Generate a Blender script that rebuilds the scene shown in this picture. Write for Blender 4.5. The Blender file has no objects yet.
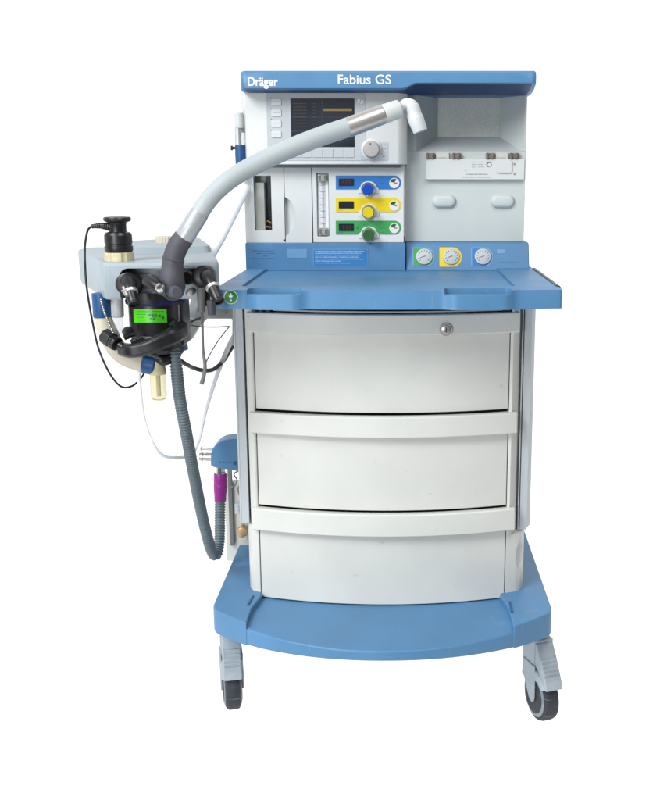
import bpy, bmesh, math, random
from mathutils import Vector, Matrix
random.seed(4)
S = bpy.context.scene
COL = S.collection

# ---------------------------------------------------------------- camera
F = 1030.0; PITCH = math.atan(225/1030); CX, CY, CZ = 0.027, -2.15, 1.17
def ray(px, py):
    u = (px-400)/F; v = (400-py)/F
    return (u, math.cos(PITCH)+v*math.sin(PITCH), -math.sin(PITCH)+v*math.cos(PITCH))
def P(px, py, Y):
    d = ray(px, py); t = (Y-CY)/d[1]
    return Vector((CX+t*d[0], Y, CZ+t*d[2]))
def PZ(px, py, Z):
    d = ray(px, py); t = (Z-CZ)/d[2]
    return Vector((CX+t*d[0], CY+t*d[1], Z))
def R(px0, py0, px1, py1, Y):
    """rectangle on the plane Y: x0, x1, z0, z1"""
    a, b, c, d = P(px0, py0, Y), P(px1, py0, Y), P(px0, py1, Y), P(px1, py1, Y)
    return (a.x+c.x)/2, (b.x+d.x)/2, (c.z+d.z)/2, (a.z+b.z)/2
cam = bpy.data.cameras.new('camera'); co = bpy.data.objects.new('camera', cam); COL.objects.link(co)
cam.sensor_fit = 'VERTICAL'; cam.sensor_height = 24; cam.lens = F/800*24
cam.shift_x = -70/800; cam.clip_end = 200
co.location = (CX, CY, CZ); co.rotation_euler = (math.pi/2-PITCH, 0, 0)
S.camera = co

# ---------------------------------------------------------------- materials
def s2l(c):
    return tuple(((v/255)/12.92 if v/255 <= .04045 else ((v/255+.055)/1.055)**2.4) for v in c)
K = 0.70
def mat(name, rgb, rough=.45, metal=0, spec=.4, var=.06, scale=9, bump=.02, bscale=420, k=None, trans=0, ior=1.45, coat=0, alpha=1, dirt=0, scuff=0, grain=0):
    m = bpy.data.materials.new(name); m.use_nodes = True
    nt = m.node_tree; b = nt.nodes['Principled BSDF']
    c = [v*(K if k is None else k) for v in s2l(rgb)]
    tc = nt.nodes.new('ShaderNodeTexCoord')
    n = nt.nodes.new('ShaderNodeTexNoise'); n.inputs['Scale'].default_value = scale; n.inputs['Detail'].default_value = 6
    nt.links.new(tc.outputs['Object'], n.inputs['Vector'])
    r = nt.nodes.new('ShaderNodeMapRange'); r.inputs[1].default_value = .3; r.inputs[2].default_value = .7
    r.inputs[3].default_value = 1-var; r.inputs[4].default_value = 1+var
    nt.links.new(n.outputs['Fac'], r.inputs[0])
    mul = nt.nodes.new('ShaderNodeVectorMath'); mul.operation = 'SCALE'; mul.inputs[0].default_value = c
    nt.links.new(r.outputs[0], mul.inputs['Scale'])
    last = mul.outputs[0]
    if dirt:
        n2 = nt.nodes.new('ShaderNodeTexNoise'); n2.inputs['Scale'].default_value = 55; n2.inputs['Detail'].default_value = 3
        nt.links.new(tc.outputs['Object'], n2.inputs['Vector'])
        r2 = nt.nodes.new('ShaderNodeMapRange'); r2.inputs[1].default_value = .70; r2.inputs[2].default_value = .78
        r2.inputs[3].default_value = 0; r2.inputs[4].default_value = dirt
        nt.links.new(n2.outputs['Fac'], r2.inputs[0])
        mx = nt.nodes.new('ShaderNodeMix'); mx.data_type = 'RGBA'
        nt.links.new(r2.outputs[0], mx.inputs['Factor']); nt.links.new(last, mx.inputs['A'])
        mx.inputs['B'].default_value = (.16, .14, .11, 1); last = mx.outputs['Result']
    if scuff:
        # fine slanted scratches and rubbed streaks that sit in the surface
        for rot, sc_ in (((.3, .6, .35), (14, 14, 260)), ((.4, -.8, .9), (200, 10, 12))):
            mp = nt.nodes.new('ShaderNodeMapping'); mp.inputs['Rotation'].default_value = rot; mp.inputs['Scale'].default_value = sc_
            nt.links.new(tc.outputs['Object'], mp.inputs['Vector'])
            n3 = nt.nodes.new('ShaderNodeTexNoise'); n3.inputs['Scale'].default_value = 1; n3.inputs['Detail'].default_value = 2
            nt.links.new(mp.outputs[0], n3.inputs['Vector'])
            r3 = nt.nodes.new('ShaderNodeMapRange'); r3.inputs[1].default_value = .66; r3.inputs[2].default_value = .74; r3.inputs[3].default_value = 0; r3.inputs[4].default_value = scuff
            nt.links.new(n3.outputs['Fac'], r3.inputs[0])
            mx3 = nt.nodes.new('ShaderNodeMix'); mx3.data_type = 'RGBA'; nt.links.new(r3.outputs[0], mx3.inputs['Factor']); nt.links.new(last, mx3.inputs['A'])
            mx3.inputs['B'].default_value = (.42, .44, .45, 1); last = mx3.outputs['Result']
    if grain:
        n4 = nt.nodes.new('ShaderNodeTexNoise'); n4.inputs['Scale'].default_value = 260; n4.inputs['Detail'].default_value = 4; nt.links.new(tc.outputs['Object'], n4.inputs['Vector'])
        r4 = nt.nodes.new('ShaderNodeMapRange'); r4.inputs[1].default_value = .35; r4.inputs[2].default_value = .65; r4.inputs[3].default_value = 1-grain; r4.inputs[4].default_value = 1+grain
        nt.links.new(n4.outputs['Fac'], r4.inputs[0]); v4 = nt.nodes.new('ShaderNodeVectorMath'); v4.operation = 'SCALE'
        nt.links.new(last, v4.inputs[0]); nt.links.new(r4.outputs[0], v4.inputs['Scale']); last = v4.outputs[0]
    nt.links.new(last, b.inputs['Base Color'])
    rr = nt.nodes.new('ShaderNodeMapRange'); rr.inputs[1].default_value = .3; rr.inputs[2].default_value = .7
    rr.inputs[3].default_value = max(.03, rough-.07); rr.inputs[4].default_value = rough+.07
    nt.links.new(n.outputs['Fac'], rr.inputs[0]); nt.links.new(rr.outputs[0], b.inputs['Roughness'])
    b.inputs['Metallic'].default_value = metal; b.inputs['Specular IOR Level'].default_value = spec
    b.inputs['IOR'].default_value = ior
    b.inputs['Transmission Weight'].default_value = trans
    b.inputs['Coat Weight'].default_value = coat
    b.inputs['Alpha'].default_value = alpha
    if bump:
        nb = nt.nodes.new('ShaderNodeTexNoise'); nb.inputs['Scale'].default_value = bscale
        nt.links.new(tc.outputs['Object'], nb.inputs['Vector'])
        bp = nt.nodes.new('ShaderNodeBump'); bp.inputs['Strength'].default_value = .25; bp.inputs['Distance'].default_value = bump*.01
        nt.links.new(nb.outputs['Fac'], bp.inputs['Height']); nt.links.new(bp.outputs[0], b.inputs['Normal'])
    return m
def emis(name, rgb, st):
    m = bpy.data.materials.new(name); m.use_nodes = True
    b = m.node_tree.nodes['Principled BSDF']; c = s2l(rgb)
    b.inputs['Base Color'].default_value = (.02, .02, .02, 1)
    b.inputs['Emission Color'].default_value = (*c, 1); b.inputs['Emission Strength'].default_value = st
    b.inputs['Roughness'].default_value = .2
    return m
M = dict(
    sleeve=mat('satin_sleeve', (186, 193, 197), .32, metal=.25, var=.02),
    hood_shade=mat('painted_hood_shade', (16, 62, 108), .45),  # hood blue darkened to put the underside's shade into the colour
    blue=mat('blue_plastic', (92, 146, 192), .44, var=.08, dirt=.3, scuff=.07),
    blue_deep=mat('deep_blue_plastic', (38, 92, 148), .4),
    white=mat('white_enamel', (233, 237, 236), .4, var=.03, dirt=.15),
    cream=mat('white_cabinet', (236, 238, 233), .4, var=.035, dirt=.22, scuff=.05),
    panel=mat('grey_white_panel', (214, 222, 221), .45, var=.03),
    bezel=mat('grey_bezel', (205, 212, 216), .45, var=.02),
    alu=mat('anodised_rail', (212, 221, 226), .4, metal=.0, var=.02, scale=30),
    steel=mat('brushed_steel', (205, 202, 200), .36, metal=.75, k=.8, var=.02, scale=8, bump=.01),
    chrome=mat('chrome', (215, 215, 212), .2, metal=1, k=.9, var=.02),
    armgrey=mat('pale_grey_hose_arm', (186, 196, 199), .5, var=.05),
    unit=mat('grey_green_housing', (174, 188, 196), .45, var=.05, dirt=.2),
    boot=mat('dark_grey_rubber', (84, 85, 94), .55, var=.12, scale=40),
    black=mat('black_plastic', (33, 33, 36), .35, var=.15, scale=40, spec=.5),
    rubber=mat('tyre_rubber', (56, 60, 68), .65, var=.3, scale=50, dirt=.5, scuff=.3),
    brown=mat('tarnished_metal', (165, 156, 148), .35, metal=.7, var=.25, scale=120), niche=mat('grained_panel', (220, 225, 221), .6, grain=.08), rimg=mat('rim_grey', (140, 152, 160), .5, var=.2, scale=60), amber=mat('amber_plastic', (242, 236, 204), .15, k=.97, trans=.8, ior=1.12, bump=0, var=0), greyp=mat('mid_grey_plastic', (120, 122, 122), .5),
    caster=mat('caster_grey', (176, 188, 196), .5, var=.12, scale=30, dirt=.6, scuff=.2),
    corr=mat('grey_blue_corrugated', (112, 128, 136), .42, var=.08, scale=30),
    beige=mat('cream_silicone', (224, 216, 198), .45, var=.05),
    yellowed=mat('yellowed_plastic', (222, 214, 176), .35, var=.2, scale=60),
    purple=mat('purple_plastic', (158, 44, 150), .4),
    brass=mat('brass', (200, 168, 128), .4, metal=.4, k=.9),
    screen=mat('dark_screen', (24, 32, 46), .16, bump=0, spec=.5, k=1, coat=.6),
    ink=mat('dark_ink', (60, 66, 74), .6, bump=0),
    inkb=mat('blue_ink', (52, 92, 140), .6, bump=0),
    paper=mat('white_print', (250, 252, 254), .5, bump=0, k=.75, var=.01),
    dial=mat('dial_white', (246, 242, 240), .3, bump=0, k=.72, var=.01, coat=1),
    red=mat('red_ink', (196, 70, 60), .5, bump=0),
    lblue=mat('blue_strip', (52, 128, 206), .35, bump=0, var=.02),
    yellow=mat('yellow_strip', (250, 222, 30), .35, bump=0, var=.02),
    green=mat('green_strip', (64, 172, 92), .35, bump=0, var=.02),
    kblue=mat('blue_knob', (20, 80, 190), .25), kyel=mat('yellow_knob', (240, 218, 30), .25),
    kgrn=mat('green_knob', (48, 104, 52), .25), kgrey=mat('taupe_knob', (196, 192, 188), .4),
    sign=mat('green_sign', (20, 140, 66), .35, bump=0), lime=mat('lime_label', (90, 222, 36), .3, bump=0, k=.72, var=.08, scale=60),
    label=mat('pale_blue_label', (120, 172, 218), .4, bump=0), bluelabel=mat('bright_blue_label', (62, 140, 206), .4, bump=0),
    key=mat('white_key', (230, 235, 237), .4, var=.01), tan=mat('faded_strip', (186, 190, 182), .5),
    plate=mat('grey_plate', (222, 224, 218), .5, var=.04, dirt=.3), navy=mat('navy_rubber', (30, 34, 90), .4),
    clear=mat('clear_plastic', (240, 244, 246), .12, k=.95, trans=.85, ior=1.12, bump=0, var=0),
    silic=mat('clear_silicone', (240, 243, 247), .5, k=1, trans=.35, ior=1.15, bump=0, var=0),
)
scr_text = emis('screen_text', (140, 122, 60), .5)
scr_bar = emis('screen_bar', (170, 148, 60), .55)
led_red = emis('led_digits', (190, 30, 20), .5)
dimgrey = emis('screen_grey', (70, 76, 86), .4)

# ---------------------------------------------------------------- mesh helpers
def nb(): return bmesh.new()
def box(bm, x0, x1, y0, y1, z0, z1):
    vs = [bm.verts.new(p) for p in ((x0,y0,z0),(x1,y0,z0),(x1,y1,z0),(x0,y1,z0),(x0,y0,z1),(x1,y0,z1),(x1,y1,z1),(x0,y1,z1))]
    for f in ((0,3,2,1),(4,5,6,7),(0,1,5,4),(1,2,6,5),(2,3,7,6),(3,0,4,7)): bm.faces.new([vs[i] for i in f])
    return bm
def loft(bm, rings, closed_ring=True, cap=True, closed_path=False):
    V = [[bm.verts.new(p) for p in r] for r in rings]
    n = len(V[0])
    m = len(V) if closed_path else len(V)-1
    for i in range(m):
        a, b = V[i], V[(i+1) % len(V)]
        for j in range(n if closed_ring else n-1):
            k = (j+1) % n
            bm.faces.new((a[j], a[k], b[k], b[j]))
    if cap and not closed_path:
        bm.faces.new(list(reversed(V[0]))); bm.faces.new(V[-1])
    return bm
def prism_z(bm, pts, z0, z1): return loft(bm, [[(x,y,z0) for x,y in pts], [(x,y,z1) for x,y in pts]])
def prism_y(bm, pts, y0, y1): return loft(bm, [[(x,y0,z) for x,z in pts], [(x,y1,z) for x,z in pts]])
def prism_x(bm, pts, x0, x1): return loft(bm, [[(x0,y,z) for y,z in pts], [(x1,y,z) for y,z in pts]])
def rrect(x0, x1, z0, z1, r, n=5, corners=(1,1,1,1)):
    r = min(r, abs(x1-x0)/2-1e-5, abs(z1-z0)/2-1e-5); out = []
    for i, (cx, cz, a0) in enumerate(((x1-r,z1-r,0),(x0+r,z1-r,90),(x0+r,z0+r,180),(x1-r,z0+r,270))):
        if not corners[i]:
            out.append(((x1,z1),(x0,z1),(x0,z0),(x1,z0))[i]); continue
        for k in range(n+1):
            a = math.radians(a0+90*k/n); out.append((cx+r*math.cos(a), cz+r*math.sin(a)))
    return out
def roundpoly(pts, rads, n=6):
    out = []; N = len(pts)
    for i, p in enumerate(pts):
        p = Vector(p); a = Vector(pts[i-1]); b = Vector(pts[(i+1) % N]); r = rads[i] if hasattr(rads, '__len__') else rads
        if r <= 0: out.append(tuple(p)); continue
        da = (a-p); db = (b-p); r1 = min(r, da.length*.49); r2 = min(r, db.length*.49)
        A = p+da.normalized()*r1; B = p+db.normalized()*r2
        for k in range(n+1):
            t = k/n; q = A*(1-t)**2+p*2*t*(1-t)+B*t*t; out.append(tuple(q))
    return out
def basis(d):
    d = d.normalized(); u = Vector((0,0,1)) if abs(d.z) < .9 else Vector((0,1,0))
    a = d.cross(u).normalized(); return a, a.cross(d).normalized()
def cyl(bm, p0, p1, r0, r1=None, n=28, cap=True):
    p0, p1 = Vector(p0), Vector(p1); r1 = r0 if r1 is None else r1
    a, b = basis(p1-p0)
    ring = lambda p, r: [p+a*r*math.cos(2*math.pi*k/n)+b*r*math.sin(2*math.pi*k/n) for k in range(n)]
    return loft(bm, [ring(p0, r0), ring(p1, r1)], cap=cap)
def lathe(bm, p0, axis, prof, n=32):
    """prof: list of (dist along axis, radius)"""
    p0 = Vector(p0); ax = Vector(axis).normalized(); a, b = basis(ax)
    return loft(bm, [[p0+ax*h+a*r*math.cos(2*math.pi*k/n)+b*r*math.sin(2*math.pi*k/n) for k in range(n)] for h, r in prof])
def spline(pts, n=10):
    pts = [Vector(p) for p in pts]; q = [pts[0]*2-pts[1]]+pts+[pts[-1]*2-pts[-2]]; out = []
    for i in range(1, len(q)-2):
        for k in range(n):
            t = k/n; a, b, c, d = q[i-1], q[i], q[i+1], q[i+2]
            out.append(.5*((2*b)+(c-a)*t+(2*a-5*b+4*c-d)*t*t+(-a+3*b-3*c+d)*t**3))
    out.append(pts[-1]); return out
def tube(bm, pts, r, n=14, corr=None):
    """r: radius or list of radii along pts; corr=(pitch, amp)"""
    pts = [Vector(p) for p in pts]
    L = [0]
    for i in range(1, len(pts)): L.append(L[-1]+(pts[i]-pts[i-1]).length)
    rad = r if hasattr(r, '__len__') else [r]*len(pts)
    if len(rad) != len(pts):
        m = len(rad)-1; rad = [rad[min(m-1, int(l/L[-1]*m*.99999))]+(rad[min(m, int(l/L[-1]*m*.99999)+1)]-rad[min(m-1, int(l/L[-1]*m*.99999))])*((l/L[-1]*m) % 1 if l < L[-1] else 1) for l in L]
    if corr:
        step = corr[0]/4; N = int(L[-1]/step); np_, nr = [], []; j = 0
        for i in range(N+1):
            l = L[-1]*i/N
            while j < len(L)-2 and L[j+1] < l: j += 1
            t = (l-L[j])/max(1e-9, L[j+1]-L[j]); np_.append(pts[j].lerp(pts[j+1], t))
            nr.append(rad[j]*(1-t)+rad[j+1]*t + corr[1]*(0, 1, 1, 0)[i % 4])
        pts, rad = np_, nr
    d = (pts[1]-pts[0]).normalized(); a, b = basis(d); rings = []
    for i, p in enumerate(pts):
        nd = (pts[min(i+1, len(pts)-1)]-pts[max(i-1, 0)]).normalized()
        q = d.rotation_difference(nd); a = q @ a; b = q @ b; d = nd
        rings.append([p+a*rad[i]*math.cos(2*math.pi*k/n)+b*rad[i]*math.sin(2*math.pi*k/n) for k in range(n)])
    return loft(bm, rings)

ROOT = {}
def obj(name, bm, m, parent=None, bevel=0, seg=2, smooth=True, ang=35):
    bmesh.ops.recalc_face_normals(bm, faces=bm.faces[:])
    off = Vector((0,0,0))
    top = parent
    if parent is not None:
        off = ROOT[parent.name]
    bmesh.ops.translate(bm, verts=bm.verts[:], vec=-off)
    me = bpy.data.meshes.new(name); bm.to_mesh(me); bm.free()
    me.materials.append(M[m] if isinstance(m, str) else m)
    if smooth:
        me.shade_smooth(); me.set_sharp_from_angle(angle=math.radians(ang))
    o = bpy.data.objects.new(name, me); COL.objects.link(o)
    if parent is not None: o.parent = parent
    ROOT[o.name] = off
    if bevel:
        md = o.modifiers.new('bevel', 'BEVEL'); md.width = bevel; md.segments = seg; md.limit_method = 'ANGLE'
        md.angle_limit = math.radians(40); md.harden_normals = True
    return o
def solo(name, bm, m, label, cat, group=None, bevel=0, ang=35):
    """a thing made of one mesh, origin at its lowest middle"""
    vs = [v.co for v in bm.verts]; xs = [v.x for v in vs]; ys = [v.y for v in vs]; zs = [v.z for v in vs]
    c = Vector(((min(xs)+max(xs))/2, (min(ys)+max(ys))/2, min(zs)))
    bmesh.ops.translate(bm, verts=bm.verts[:], vec=-c)
    o = obj(name, bm, m, None, bevel, ang=ang); o.location = c; ROOT[o.name] = c
    return tag(o, label, cat, group)
def tag(o, label, cat, group=None):
    o['label'] = label; o['category'] = cat
    if group: o['group'] = group
    return o
def thing(name, loc, label, cat, group=None):
    o = bpy.data.objects.new(name, None); COL.objects.link(o); o.location = loc; o.empty_display_size = .05
    ROOT[o.name] = Vector(loc); return tag(o, label, cat, group)
def boolean(o, cutter_bm):
    bmesh.ops.recalc_face_normals(cutter_bm, faces=cutter_bm.faces[:])
    bmesh.ops.translate(cutter_bm, verts=cutter_bm.verts[:], vec=-ROOT[o.name])
    me = bpy.data.meshes.new('cut'); cutter_bm.to_mesh(me); cutter_bm.free()
    c = bpy.data.objects.new('cut', me); COL.objects.link(c); c.matrix_world = Matrix.Translation(ROOT[o.name])
    mods = [(m.name) for m in o.modifiers]
    for m in list(o.modifiers): o.modifiers.remove(m)
    md = o.modifiers.new('b', 'BOOLEAN'); md.operation = 'DIFFERENCE'; md.object = c; md.solver = 'EXACT'
    bpy.context.view_layer.update()
    dg = bpy.context.evaluated_depsgraph_get()
    nm = bpy.data.meshes.new_from_object(o.evaluated_get(dg)); old = o.data
    o.modifiers.clear(); o.data = nm; nm.name = old.name
    bpy.data.objects.remove(c)
    nm.shade_smooth(); nm.set_sharp_from_angle(angle=math.radians(35))
def bev(o, w, seg=2, a=40):
    md = o.modifiers.new('bevel', 'BEVEL'); md.width = w; md.segments = seg; md.limit_method = 'ANGLE'
    md.angle_limit = math.radians(a); md.harden_normals = True
def text(name, s, x0, x1, zbase, y, m, parent, bold=0, height=None, depth=.0006):
    cu = bpy.data.curves.new('t', 'FONT'); cu.body = s; cu.size = 1; cu.offset = bold; cu.extrude = .01
    o = bpy.data.objects.new('t', cu); COL.objects.link(o); bpy.context.view_layer.update()
    me = bpy.data.meshes.new_from_object(o.evaluated_get(bpy.context.evaluated_depsgraph_get()))
    bpy.data.objects.remove(o)
    xs = [v.co.x for v in me.vertices]; w = max(xs)-min(xs); s_ = (x1-x0)/w
    hz = s_ if height is None else height/.7
    bm = nb(); bm.from_mesh(me)
    for v in bm.verts:
        v.co = Vector((x0+(v.co.x-min(xs))*s_, y-(v.co.z+.01)/.02*depth, zbase+v.co.y*hz))
    return obj(name, bm, m, parent, smooth=False)
def words(bm, x0, x1, z, h, y, gap=.25, d=.0004, wmin=1.5, wmax=6):
    """one line of print too small to read: words of letter-sized strokes"""
    x = x0
    while x < x1-h*.5:
        for k in range(random.randint(max(1, int(wmin)), max(2, int(wmax)))):
            w = h*random.uniform(.38, .62)
            if x+w > x1: break
            a = random.choice((0, 0, 0, .3)); b = random.choice((.72, .72, 1))
            box(bm, x, x+w*.55, y-d, y, z, z+h*b); box(bm, x+w*.55, x+w, y-d, y, z+h*(b-.22-a*.3), z+h*(b-a*.3))
            x += w+h*.17
        x += h*.5
    return bm
def disc_y(bm, x, z, r, y0, y1, n=32): return cyl(bm, (x, y0, z), (x, y1, z), r, n=n)

# ---------------------------------------------------------------- the machine
root = thing('anesthesia_machine', (-.005, .2, 0), 'blue and white wheeled anesthesia machine with three drawers, screen console and hood', 'medical machine')

# --- base plate
def base_front(x): return -.262+.155*(abs(x+.003)/.352)**2.1
zt, zc, zb = .262, .248, .228
xl, xr = -.378, .354
stepL, stepR = PZ(250, 612, zt).x, PZ(510, 612, zt).x
N = 32
xs = [xl+.03+(xr-xl-.06)*i/N for i in range(N+1)]
front = [(x, base_front(x)) for x in xs]
outline = front+roundpoly([(xr, base_front(xr)+.0), (xr, .62), (xl, .62), (xl, base_front(xl)+.0)], [.03, .06, .06, .03])
def zlow(x): return .2255-.0135*min(1, (abs(x)/.27)**2)-.004*max(0, min(1, (abs(x)-.27)/.08))
bm = nb(); loft(bm, [[(x, y, zlow(x)) for x, y in outline], [(x, y, zc) for x, y in outline]])
bp = obj('base_plate', bm, 'blue', root); bev(bp, .005, 3)
for sgn, x0, x1 in ((-1, xl+.0008, stepL), (1, stepR, xr-.0008)):
    a, b = (x0, x1)
    n = 10
    e = .028
    if sgn < 0:
        fr = [(a+e+(b-a-e)*i/n, base_front(a+e+(b-a-e)*i/n)-.0012) for i in range(n+1)]
        pts = fr+[(b, -.085), (b+.012, -.02), (b+.012, .55), (a, .55)]+roundpoly([(a, .3), (a, base_front(a)-.001), fr[0]], [0, .03, 0])[1:-1]
    else:
        fr = [(a+(b-a-e)*i/n, base_front(a+(b-a-e)*i/n)-.0012) for i in range(n+1)]
        pts = fr+roundpoly([fr[-1], (b, base_front(b)-.001), (b, .3)], [0, .03, 0])[1:-1]+[(b, .55), (a-.012, .55), (a-.012, -.02), (a, -.085)]
    bm = nb(); loft(bm, [[(x, y, zlow(x)-.0012) for x, y in pts], [(x, y, zt) for x, y in pts]])
    o = obj('wheel_housing', bm, 'blue', root); bev(o, .005, 3)
    xx = (b if sgn < 0 else a)-sgn*(-.008)*1
    g = nb(); c0 = PZ(*((253, 596) if sgn < 0 else (510, 602)), zt+.001); c1 = PZ(*((248, 605) if sgn < 0 else (512, 612)), zt+.001)
    tube(g, [c0+Vector((0,0,-.0005)), c1+Vector((0,0,-.0005))], .0028, 8); obj('recess', g, 'blue_deep', root)

# --- cabinet
HW = .283
def bow(x): return -.047+.047*min(1.3, (abs(x+.004)/.285)**2)
def slab(bm, x0, x1, z0, z1, off, back, n=26, bulge=0):
    """curved slab following the bow; bulge pulls the lower edge forward"""
    rings = []
    for i in range(n+1):
        x = x0+(x1-x0)*i/n; y = bow(x)+off
        rings.append([(x, y, z1), (x, y+back, z1), (x, y+back, z0), (x, y-bulge, z0)])
    return loft(bm, rings)
zy = lambda py: P(385, py, -.047).z
pL, pR = P(257, 450, 0).x, P(507.5, 450, 0).x          # drawer face edges
lL, lR = P(250.5, 450, 0).x, P(516.5, 450, 0).x        # lip edges
cb = nb()
box(cb, -.288, .282, .045, .56, zc+.001, .905)
# lower plinth with large rounded corners
Z5 = P(245, 524, .02).z; Z5r = P(525, 531, .02).z
o = obj('cabinet_carcass', cb, 'ink', root, bevel=.003)
cb = nb()
for s, xo, zz, xi in ((-1, -.3165, Z5, pL-.001), (1, .309, Z5r, pR+.001)):
    pts = [(xi, bow(xi)+.002), (xi, .1), (xi, .56), (xo, .56), (xo, .15)]
    crv = roundpoly([(xo, .14), (xo+(-s)*.001, .05), (xo-s*.012, .012), (xi+s*.004, bow(xi)+.003)], [0, .05, .02, 0])
    pts = [(xi, bow(xi)+.003), (xi, .56), (xo, .56)]+crv[:-1]
    if s > 0: pts = pts
    prism_z(cb, pts, zc+.0012, zz)
    # slim upper post beside the rail
    xm = P(247.3, 420, .02).x if s < 0 else P(518.5, 420, .02).x
    pts = [(xi, bow(xi)+.003), (xi, .56), (xm-s*.004, .56), (xm, .03), (xm-s*.003, .012), (xi+s*.006, bow(xi)+.002)]
    prism_z(cb, pts, zz-.002, .903)
    o = obj('corner_panel', cb, 'cream', root, bevel=.0025)
    cb = nb()
sc = nb(); a = P(515, 533, .02); b_ = P(521, 572, .04)
# finger scoop on the right corner
lathe(sc, (a.x+.02, -.006, (a.z+b_.z)/2), (0, 1, 0), [(-.01, .02), (.02, .019), (.03, .01)]); 
for v in sc.verts: v.co.z = (v.co.z-(a.z+b_.z)/2)*2.0+(a.z+b_.z)/2
boolean(o, sc); bev(o, .0025)
# anodised rails
for s, p0, p1, zz in ((-1, 237, 246.8, Z5+.003), (1, 519.5, 534, Z5r+.003)):
    x0, x1 = sorted((P(p0, 420, .03).x, P(p1, 420, .03).x))
    bm = nb()
    w = x1-x0
    if s < 0: pts = [(x0, .06), (x0, .024), (x0+.003, .019), (x0+w*.2, .018), (x0+w*.24, .0195), (x0+w*.28, .018), (x1, .0175), (x1, .06)]
    else: pts = [(x0, .06), (x0, .018), (x0+w*.08, .018), (x0+w*.08, .03), (x0+w*.16, .03), (x0+w*.16, .02), (x0+w*.66, .021), (x0+w*.72, .034), (x1, .052), (x1, .09)]
    prism_z(bm, pts, zz, .905); obj('side_rail', bm, 'alu', root, bevel=.0008)
# drawers
rows = [(314.5, 335, 413.5), (416.5, 437.5, 511.5), (514, 536, 604.5)]
for i, (a, b, c) in enumerate(rows):
    bm = nb(); slab(bm, pL+.0006, pR-.0006, (zy(c) if i < 2 else zc+.003), zy(b)+.004, .004, .02)
    d = obj('drawer', bm, 'cream', root, bevel=.0015)
    bm = nb(); slab(bm, lL, lR, zy(b), zy(a), -.0085, .022, bulge=.0025)
    h = obj('handle_lip', bm, 'cream', d, bevel=.0035, seg=3)
    if i == 0:
        k = P(446, 329.5, -.05); y = bow(k.x)-.0105
        bm = nb(); lathe(bm, (k.x, y, k.z), (0,-1,0), [(0, .0135), (.002, .0135), (.003, .0125), (.003, .0095), (.006, .009), (.0065, .008)])
        l = obj('lock', bm, 'steel', d)
        bm = nb(); box(bm, k.x-.001, k.x+.001, y-.0072, y-.0055, k.z-.005, k.z+.005); obj('keyhole', bm, 'black', d)
# runner strip and dark latch bits in the gap below the worktop
bm = nb(); slab(bm, P(272, 311, -.03).x, pR, P(385, 312.2, -.03).z, P(385, 311, -.03).z, .010, .006); obj('top_strip', bm, 'alu', root)
for px in (254, 261, 268, 504, 512):
    q = P(px, 311, 0); bm = nb(); box(bm, q.x-.004, q.x+.004, -.004, .02, q.z-.006, q.z+.004); obj('latch', bm, 'black', root)
bm = nb(); box(bm, -.287, .281, .02, .5, .9062, .9125); obj('top_spacer', bm, 'ink', root)

# --- worktop (tray)
tz1, tz0 = .9525, .9155
TL, TR = -.336, .344
yf = lambda x: -.150-.016*(1-min(1, (abs(x)/.34)**2))
hl = (PZ(246, 289, tz1).x, PZ(306, 289, tz1).x); hr = (PZ(442, 289, tz1).x, PZ(515, 289, tz1).x)
def yfront(x):
    y = yf(x)
    for (a, b) in (hl, hr):
        e = .03
        t = min(1, max(0, (x-(a-.002))/e)) * min(1, max(0, ((b+.006)-x)/e))
        t = t*t*(3-2*t); y -= .012*t
    return y
n = 110
pts = [(TL+.012+(TR-TL-.024)*i/n, yfront(TL+.012+(TR-TL-.024)*i/n)) for i in range(n+1)]
pts += roundpoly([pts[-1], (TR, yf(TR)), (TR, .60)], [0, .014, 0])[1:] + roundpoly([(TL, .6), (TL, yf(TL)), pts[0]], [0, .014, 0])[:-1]
bm = nb(); prism_z(bm, pts, tz0, tz1)
wt = obj('worktop', bm, 'blue', root)
for (a, b), dy in ((hl, .0), (hr, .0)):
    c = nb(); yy = yf((a+b)/2)-.012+.022
    prism_z(c, rrect(a+.006, b-.010, yy, yy+.028, .008), .88, 1.0); boolean(wt, c)
for (a, b) in (hl, hr):
    c = nb(); yy = yf((a+b)/2)-.012+.022
    prism_z(c, roundpoly([(a+.004, yy-.06), (b-.008, yy-.06), (b-.008, yy+.024), (a+.004, yy+.024)], [0, 0, .008, .008]), tz1-.0085, 1.0); boolean(wt, c)
c = nb(); prism_z(c, rrect(PZ(248, 280, tz1).x+.004, PZ(509, 280, tz1).x, -.085, .5, .012), tz1-.005, 1.0); boolean(wt, c)
bev(wt, .0045, 4, 30)
# rail along the right end of the worktop
bm = nb(); q0 = P(533, 266, .31); q1 = PZ(560, 288, tz1+.004)
tube(bm, [(TR+.001, .30, tz1-.003), (TR-.001, -.09, tz1-.004)], .0062, 12); obj('side_bar', bm, 'black', root)
# round green sign on the worktop's front
q = P(231, 297, -.152); yq = yfront(q.x)-.0008
bm = nb(); disc_y(bm, q.x, q.z, .0135, yq-.0006, yq+.004); sg = obj('round_sign', bm, 'paper', root)
bm = nb(); disc_y(bm, q.x, q.z, .0122, yq-.0011, yq); obj('sign_face', bm, 'sign', sg)
bm = nb(); box(bm, q.x-.0016, q.x+.0016, yq-.0016, yq-.001, q.z-.002, q.z+.0075); box(bm, q.x-.0016, q.x+.0016, yq-.0016, yq-.001, q.z-.0075, q.z-.0045)
prism_y(bm, [(q.x-.005, q.z+.003), (q.x+.005, q.z+.003), (q.x, q.z-.003)], yq-.0015, yq-.001)
obj('sign_mark', bm, 'paper', sg)

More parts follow.
